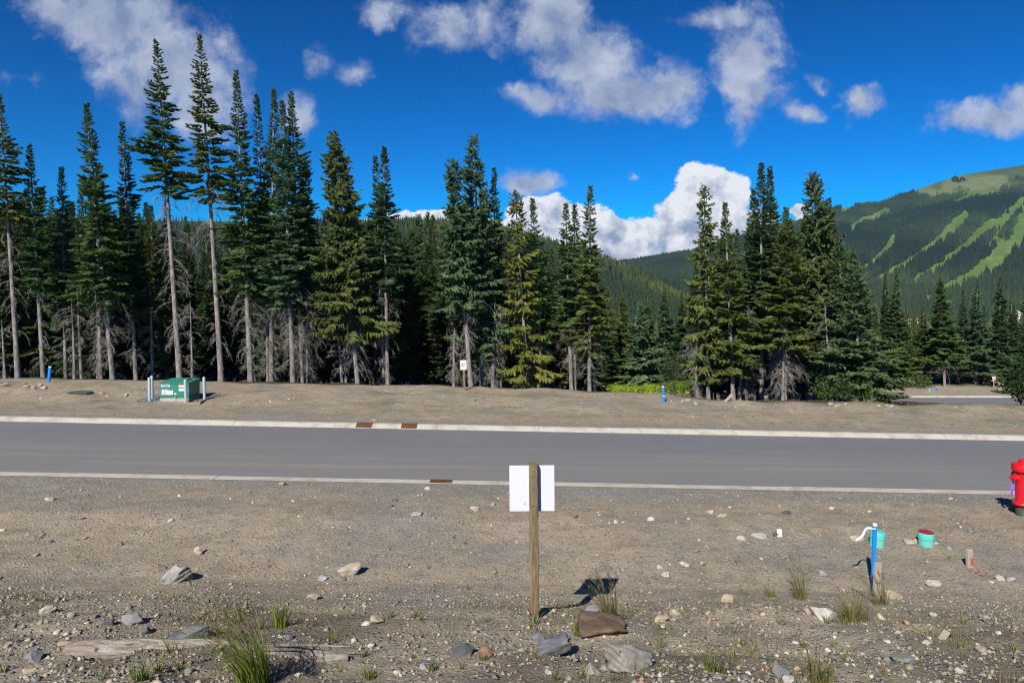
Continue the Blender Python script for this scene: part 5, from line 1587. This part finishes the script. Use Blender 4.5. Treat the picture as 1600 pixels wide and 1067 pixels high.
def build_sparse_grass():
    rng = np.random.default_rng(31)
    P = []; H = []
    for (n, ya, yb, h0, h1, thr) in ((15000, 4.8, 8.5, .03, .13, .04), (8000, 8.3, 14.2, .02, .07, .06), (26000, 20.95, 28.3, .03, .09, -.06)):
        Y = rng.uniform(ya, yb, n); X = (rng.uniform(-150, 1750, n) - CX) / F * (Y + .4)
        k = fbm(X + 5, Y, 1.0, 4) + rng.normal(0, .12, n) > thr
        X, Y = X[k], Y[k]
        P.append(np.stack([X, Y, gz(X, Y) - .005], -1)); H.append(rng.uniform(h0, h1, len(X)))
    B = np.concatenate(P); h = np.concatenate(H); n = len(B)
    V, Fc = blade_arrays(rng, B, h, np.where(B[:, 1] > 20, .0042, .0026), rng.normal(0, .35, (n, 2)), 2)
    far = B[:, 1] > 20
    cc = np.repeat(np.stack([rng.random(n), np.where(far, rng.uniform(.15, .6, n), (rng.random(n) < .4) * rng.uniform(.2, .7, n)), 0 * h], -1), 6, 0)
    o = np_obj('sparse_grass', V, Fc, M['grass'], col=cc); o.color = (.17, .165, .065, 1)
    tag(o, 'thin dry grass sprouting between the stones of bank and verge', 'grass', kind='stuff')


build_sparse_grass()


def build_log():
    a = hit(104, 1022); b = hit(545, 1032)
    rng = np.random.default_rng(6)
    root = empty('fallen_log', (a + b) / 2, 0, 'weathered grey split log lying across the lower left foreground', 'log')
    c = (a + b) / 2; k = 40; n = 14
    V = []
    for i in range(k):
        t = i / (k - 1); q = a.lerp(b, t) - c; q.z = float(gz(a.x + (b.x - a.x) * t, a.y + (b.y - a.y) * t)) - c.z + .035 * 0
        q.z = (a.z + (b.z - a.z) * t - c.z) * .6 + q.z * .4 + .03 + .012 * math.sin(t * 5)
        r = .083 * (1 - .25 * t) * (min(1, (t * 14 + .35)) ** .5) * (min(1, (1 - t) * 9 + .25) ** .5)
        r *= 1 + .5 * float(fbm(np.array(t * 9.), np.array(3.), 1.0, 3)) * .35
        for j in range(n):
            an = 2 * math.pi * j / n
            rr = r * (1 + .22 * float(fbm(np.array(t * 12.), np.array(j * .9 + .5), 1.0, 3)) + .05 * math.sin(4 * an))
            V.append((q.x, q.y + rr * math.cos(an), q.z + rr * .95 * math.sin(an)))
    Fc = [(i * n + j, i * n + (j + 1) % n, (i + 1) * n + (j + 1) % n, (i + 1) * n + j) for i in range(k - 1) for j in range(n)]
    Fc += [tuple(reversed(range(n))), tuple(range((k - 1) * n, k * n))]
    MB().add(V, Fc).build('trunk', M['log'], root, True)
    for (t, z, r) in ((.24, .5, .016), (.12, .3, .012), (.36, .2, .018)):
        q = a.lerp(b, t) - c
        MB().lathe([(r * 1.6, -.01), (r * 1.4, .006), (r * .5, .008)], 10, (0, -1, .5), (q.x, q.y - .062, q.z + .075)).build('knot', M['iron'], root, True)
    for (x0, x1, dy, dz, r) in ((-.1, .75, -.035, .092, .012), (.30, 1.15, .01, .10, .014)):
        MB().tube([(x0, dy, dz - .01), ((x0 + x1) / 2, dy - .006, dz), (x1, dy + .01, dz - .02)], [r * .4, r, r * .3], 6).build('splinter', M['log'], root, True)


build_log()
q = hit(1480, 998)
root = empty('bark_scrap', q, .3, 'small tent of dark bark pieces in the lower right foreground', 'bark')
for sx in (-1, 1):
    MB().box((sx * .045, 0, .035), (.13, .07, .015), Matrix.Rotation(sx * .75, 3, 'Y'), .004).build('bark_piece', M['stake'] if sx < 0 else M['iron'], root)


def bush(px, py, Y, wpx, hpx, n, leaf, col, label, seed, name='shrub', stems=8, cat='shrub'):
    rng = np.random.default_rng(seed)
    X = (px - CX) / F * Y; g = float(gz(X, Y)); s = Y / F
    root = empty(name, (X, Y, g), 0, label, cat)
    w, h = wpx * s / 2, (CAMZ - (py - hpx - HY) / F * Y) - g
    tips = np.stack([rng.normal(0, .5, stems) * w, rng.normal(0, .5, stems) * w, h * rng.uniform(.6, 1., stems)], -1)
    t = np.linspace(0, 1, 5)[None, :, None]
    pts = tips[:, None] * np.concatenate([t ** 1.2, t ** 1.2, t], -1)
    V, Fc = stick_arrays(0, pts, np.tile(np.linspace(.018, .005, 5), (stems, 1)))
    o = np_obj('stems', V, Fc, M['bark'], root); o.color = (1, 1, 1, 1)
    d = unit(rng.normal(0, 1, (n, 3))); r = rng.random(n) ** .4
    ph = rng.random(3) * 6.28
    lump = 1 + .25 * np.sin(d[:, 0] * 5 + ph[0]) * np.sin(d[:, 1] * 4 + ph[1]) + .2 * np.sin(d[:, 2] * 6 + ph[2])
    P = d * (r * lump)[:, None] * np.array([w, w * .9, h * .5]) + np.array([0, 0, h * .52])
    P[:, 2] = np.maximum(P[:, 2], .03)
    D = unit(d + rng.normal(0, .6, (n, 3)) + np.array([0, 0, .2])); W = unit(np.cross(D, rng.normal(0, 1, (n, 3))))
    l = leaf * rng.uniform(.6, 1.4, n)
    V = np.stack([P, P + D * (l * .5)[:, None] + W * (l * .3)[:, None], P + D * l[:, None], P + D * (l * .5)[:, None] - W * (l * .3)[:, None]], 1)
    o = np_obj('foliage', V.reshape(-1, 3), np.arange(4 * n).reshape(-1, 4), M['broad'], root, col=np.repeat(np.stack([rng.random(n), 0 * l, 0 * l], -1), 4, 0)); o.color = (*col, 1)


bush(1332, 636, 27.6, 60, 44, 1500, .09, (.055, .10, .025), 'leafy dark shrub under the full young fir', 1)
bush(1290, 632, 28.6, 40, 40, 700, .09, (.07, .13, .025), 'light green sapling at the foot of the light bluish fir', 2)
bush(1380, 638, 27.4, 26, 12, 420, .07, (.09, .125, .03), 'low light shrub between the young fir and the lower road', 3)
bush(843, 612, 31.5, 22, 100, 620, .10, (.12, .24, .02), 'bright green young broadleaf tree right of the yellowish spruce', 4)
bush(1595, 634, 27.6, 40, 62, 1700, .10, (.035, .062, .022), 'dark leafy shrub at the right edge by the lower road', 5)
bush(1050, 612, 62, 46, 70, 1900, .16, (.060, .095, .035), 'round leafy bush at the right of the clearing', 6)
bush(55, 596, 31, 16, 22, 300, .09, (.045, .10, .04), 'small green bough shrub left of the far blue stake', 7)
bush(1545, 606, 86, 44, 20, 1500, .22, (.07, .095, .05), 'greyish green brush beside the far lot sign', 8)
bush(1425, 606, 84, 50, 22, 1200, .2, (.085, .125, .04), 'light undergrowth at the wood edge beyond the lower road', 9)
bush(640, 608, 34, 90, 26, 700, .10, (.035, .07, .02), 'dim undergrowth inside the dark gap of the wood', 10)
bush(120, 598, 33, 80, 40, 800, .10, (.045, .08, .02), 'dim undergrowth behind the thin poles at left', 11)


def brush_pile():
    rng = np.random.default_rng(15); Y = 84; X = (1583 - CX) / F * Y; g = float(gz(X, Y))
    root = empty('brush_pile', (X, Y, g), 0, 'heap of pale cut wood at the right edge beyond the lower road', 'wood pile')
    for k in range(16):
        c = Vector((rng.normal(0, 1.3), rng.normal(0, .4), .25 + abs(rng.normal(0, .55)))); a = rng.random() * 6.28; l = rng.uniform(.5, 1.2)
        d = Vector((math.cos(a), math.sin(a) * .4, rng.normal(0, .35))) * l
        MB().tube([c - d, c + d], [.10, .08], 7).build('cut_branch', M['timber'], root, True)


brush_pile()


def ground_cover():
    rng = np.random.default_rng(19); n = 12000
    Y = rng.uniform(79.5, 90, n); X = (rng.uniform(905, 1085, n) - CX) / F * Y
    k = (fbm(X, Y, .4, 3) + .35 * smooth(Y, 79, 82) > -.05); X, Y = X[k], Y[k]; n = len(X)
    B = np.stack([X, Y, gz(X, Y)], -1)
    V, Fc = blade_arrays(rng, B, rng.uniform(.3, .8, n), np.full(n, .08), rng.normal(0, .5, (n, 2)), 2)
    o = np_obj('ground_cover', V, Fc, M['grass'], col=np.repeat(np.stack([rng.random(n), 0 * X, 0 * X], -1), 6, 0)); o.color = (.24, .33, .022, 1)
    tag(o, 'bright yellow green ferns carpeting the clearing', 'plants', kind='stuff')


ground_cover()

# ------------------------------------------------------------------ haze: even thin air round everything
hz = MB().box((0, 2150, 250), (11000, 4400, 740)).build('haze', None)
mh = bpy.data.materials.new('thin_air'); mh.use_nodes = True; nh = mh.node_tree; nh.nodes.clear()
vo = nh.nodes.new('ShaderNodeVolumePrincipled'); vo.inputs['Color'].default_value = (.26, .50, 1.0, 1); vo.inputs['Density'].default_value = 0.00003; vo.inputs['Anisotropy'].default_value = 0.1
oo = nh.nodes.new('ShaderNodeOutputMaterial'); nh.links.new(vo.outputs[0], oo.inputs['Volume'])
hz.data.materials.append(mh); tag(hz, kind='stuff')
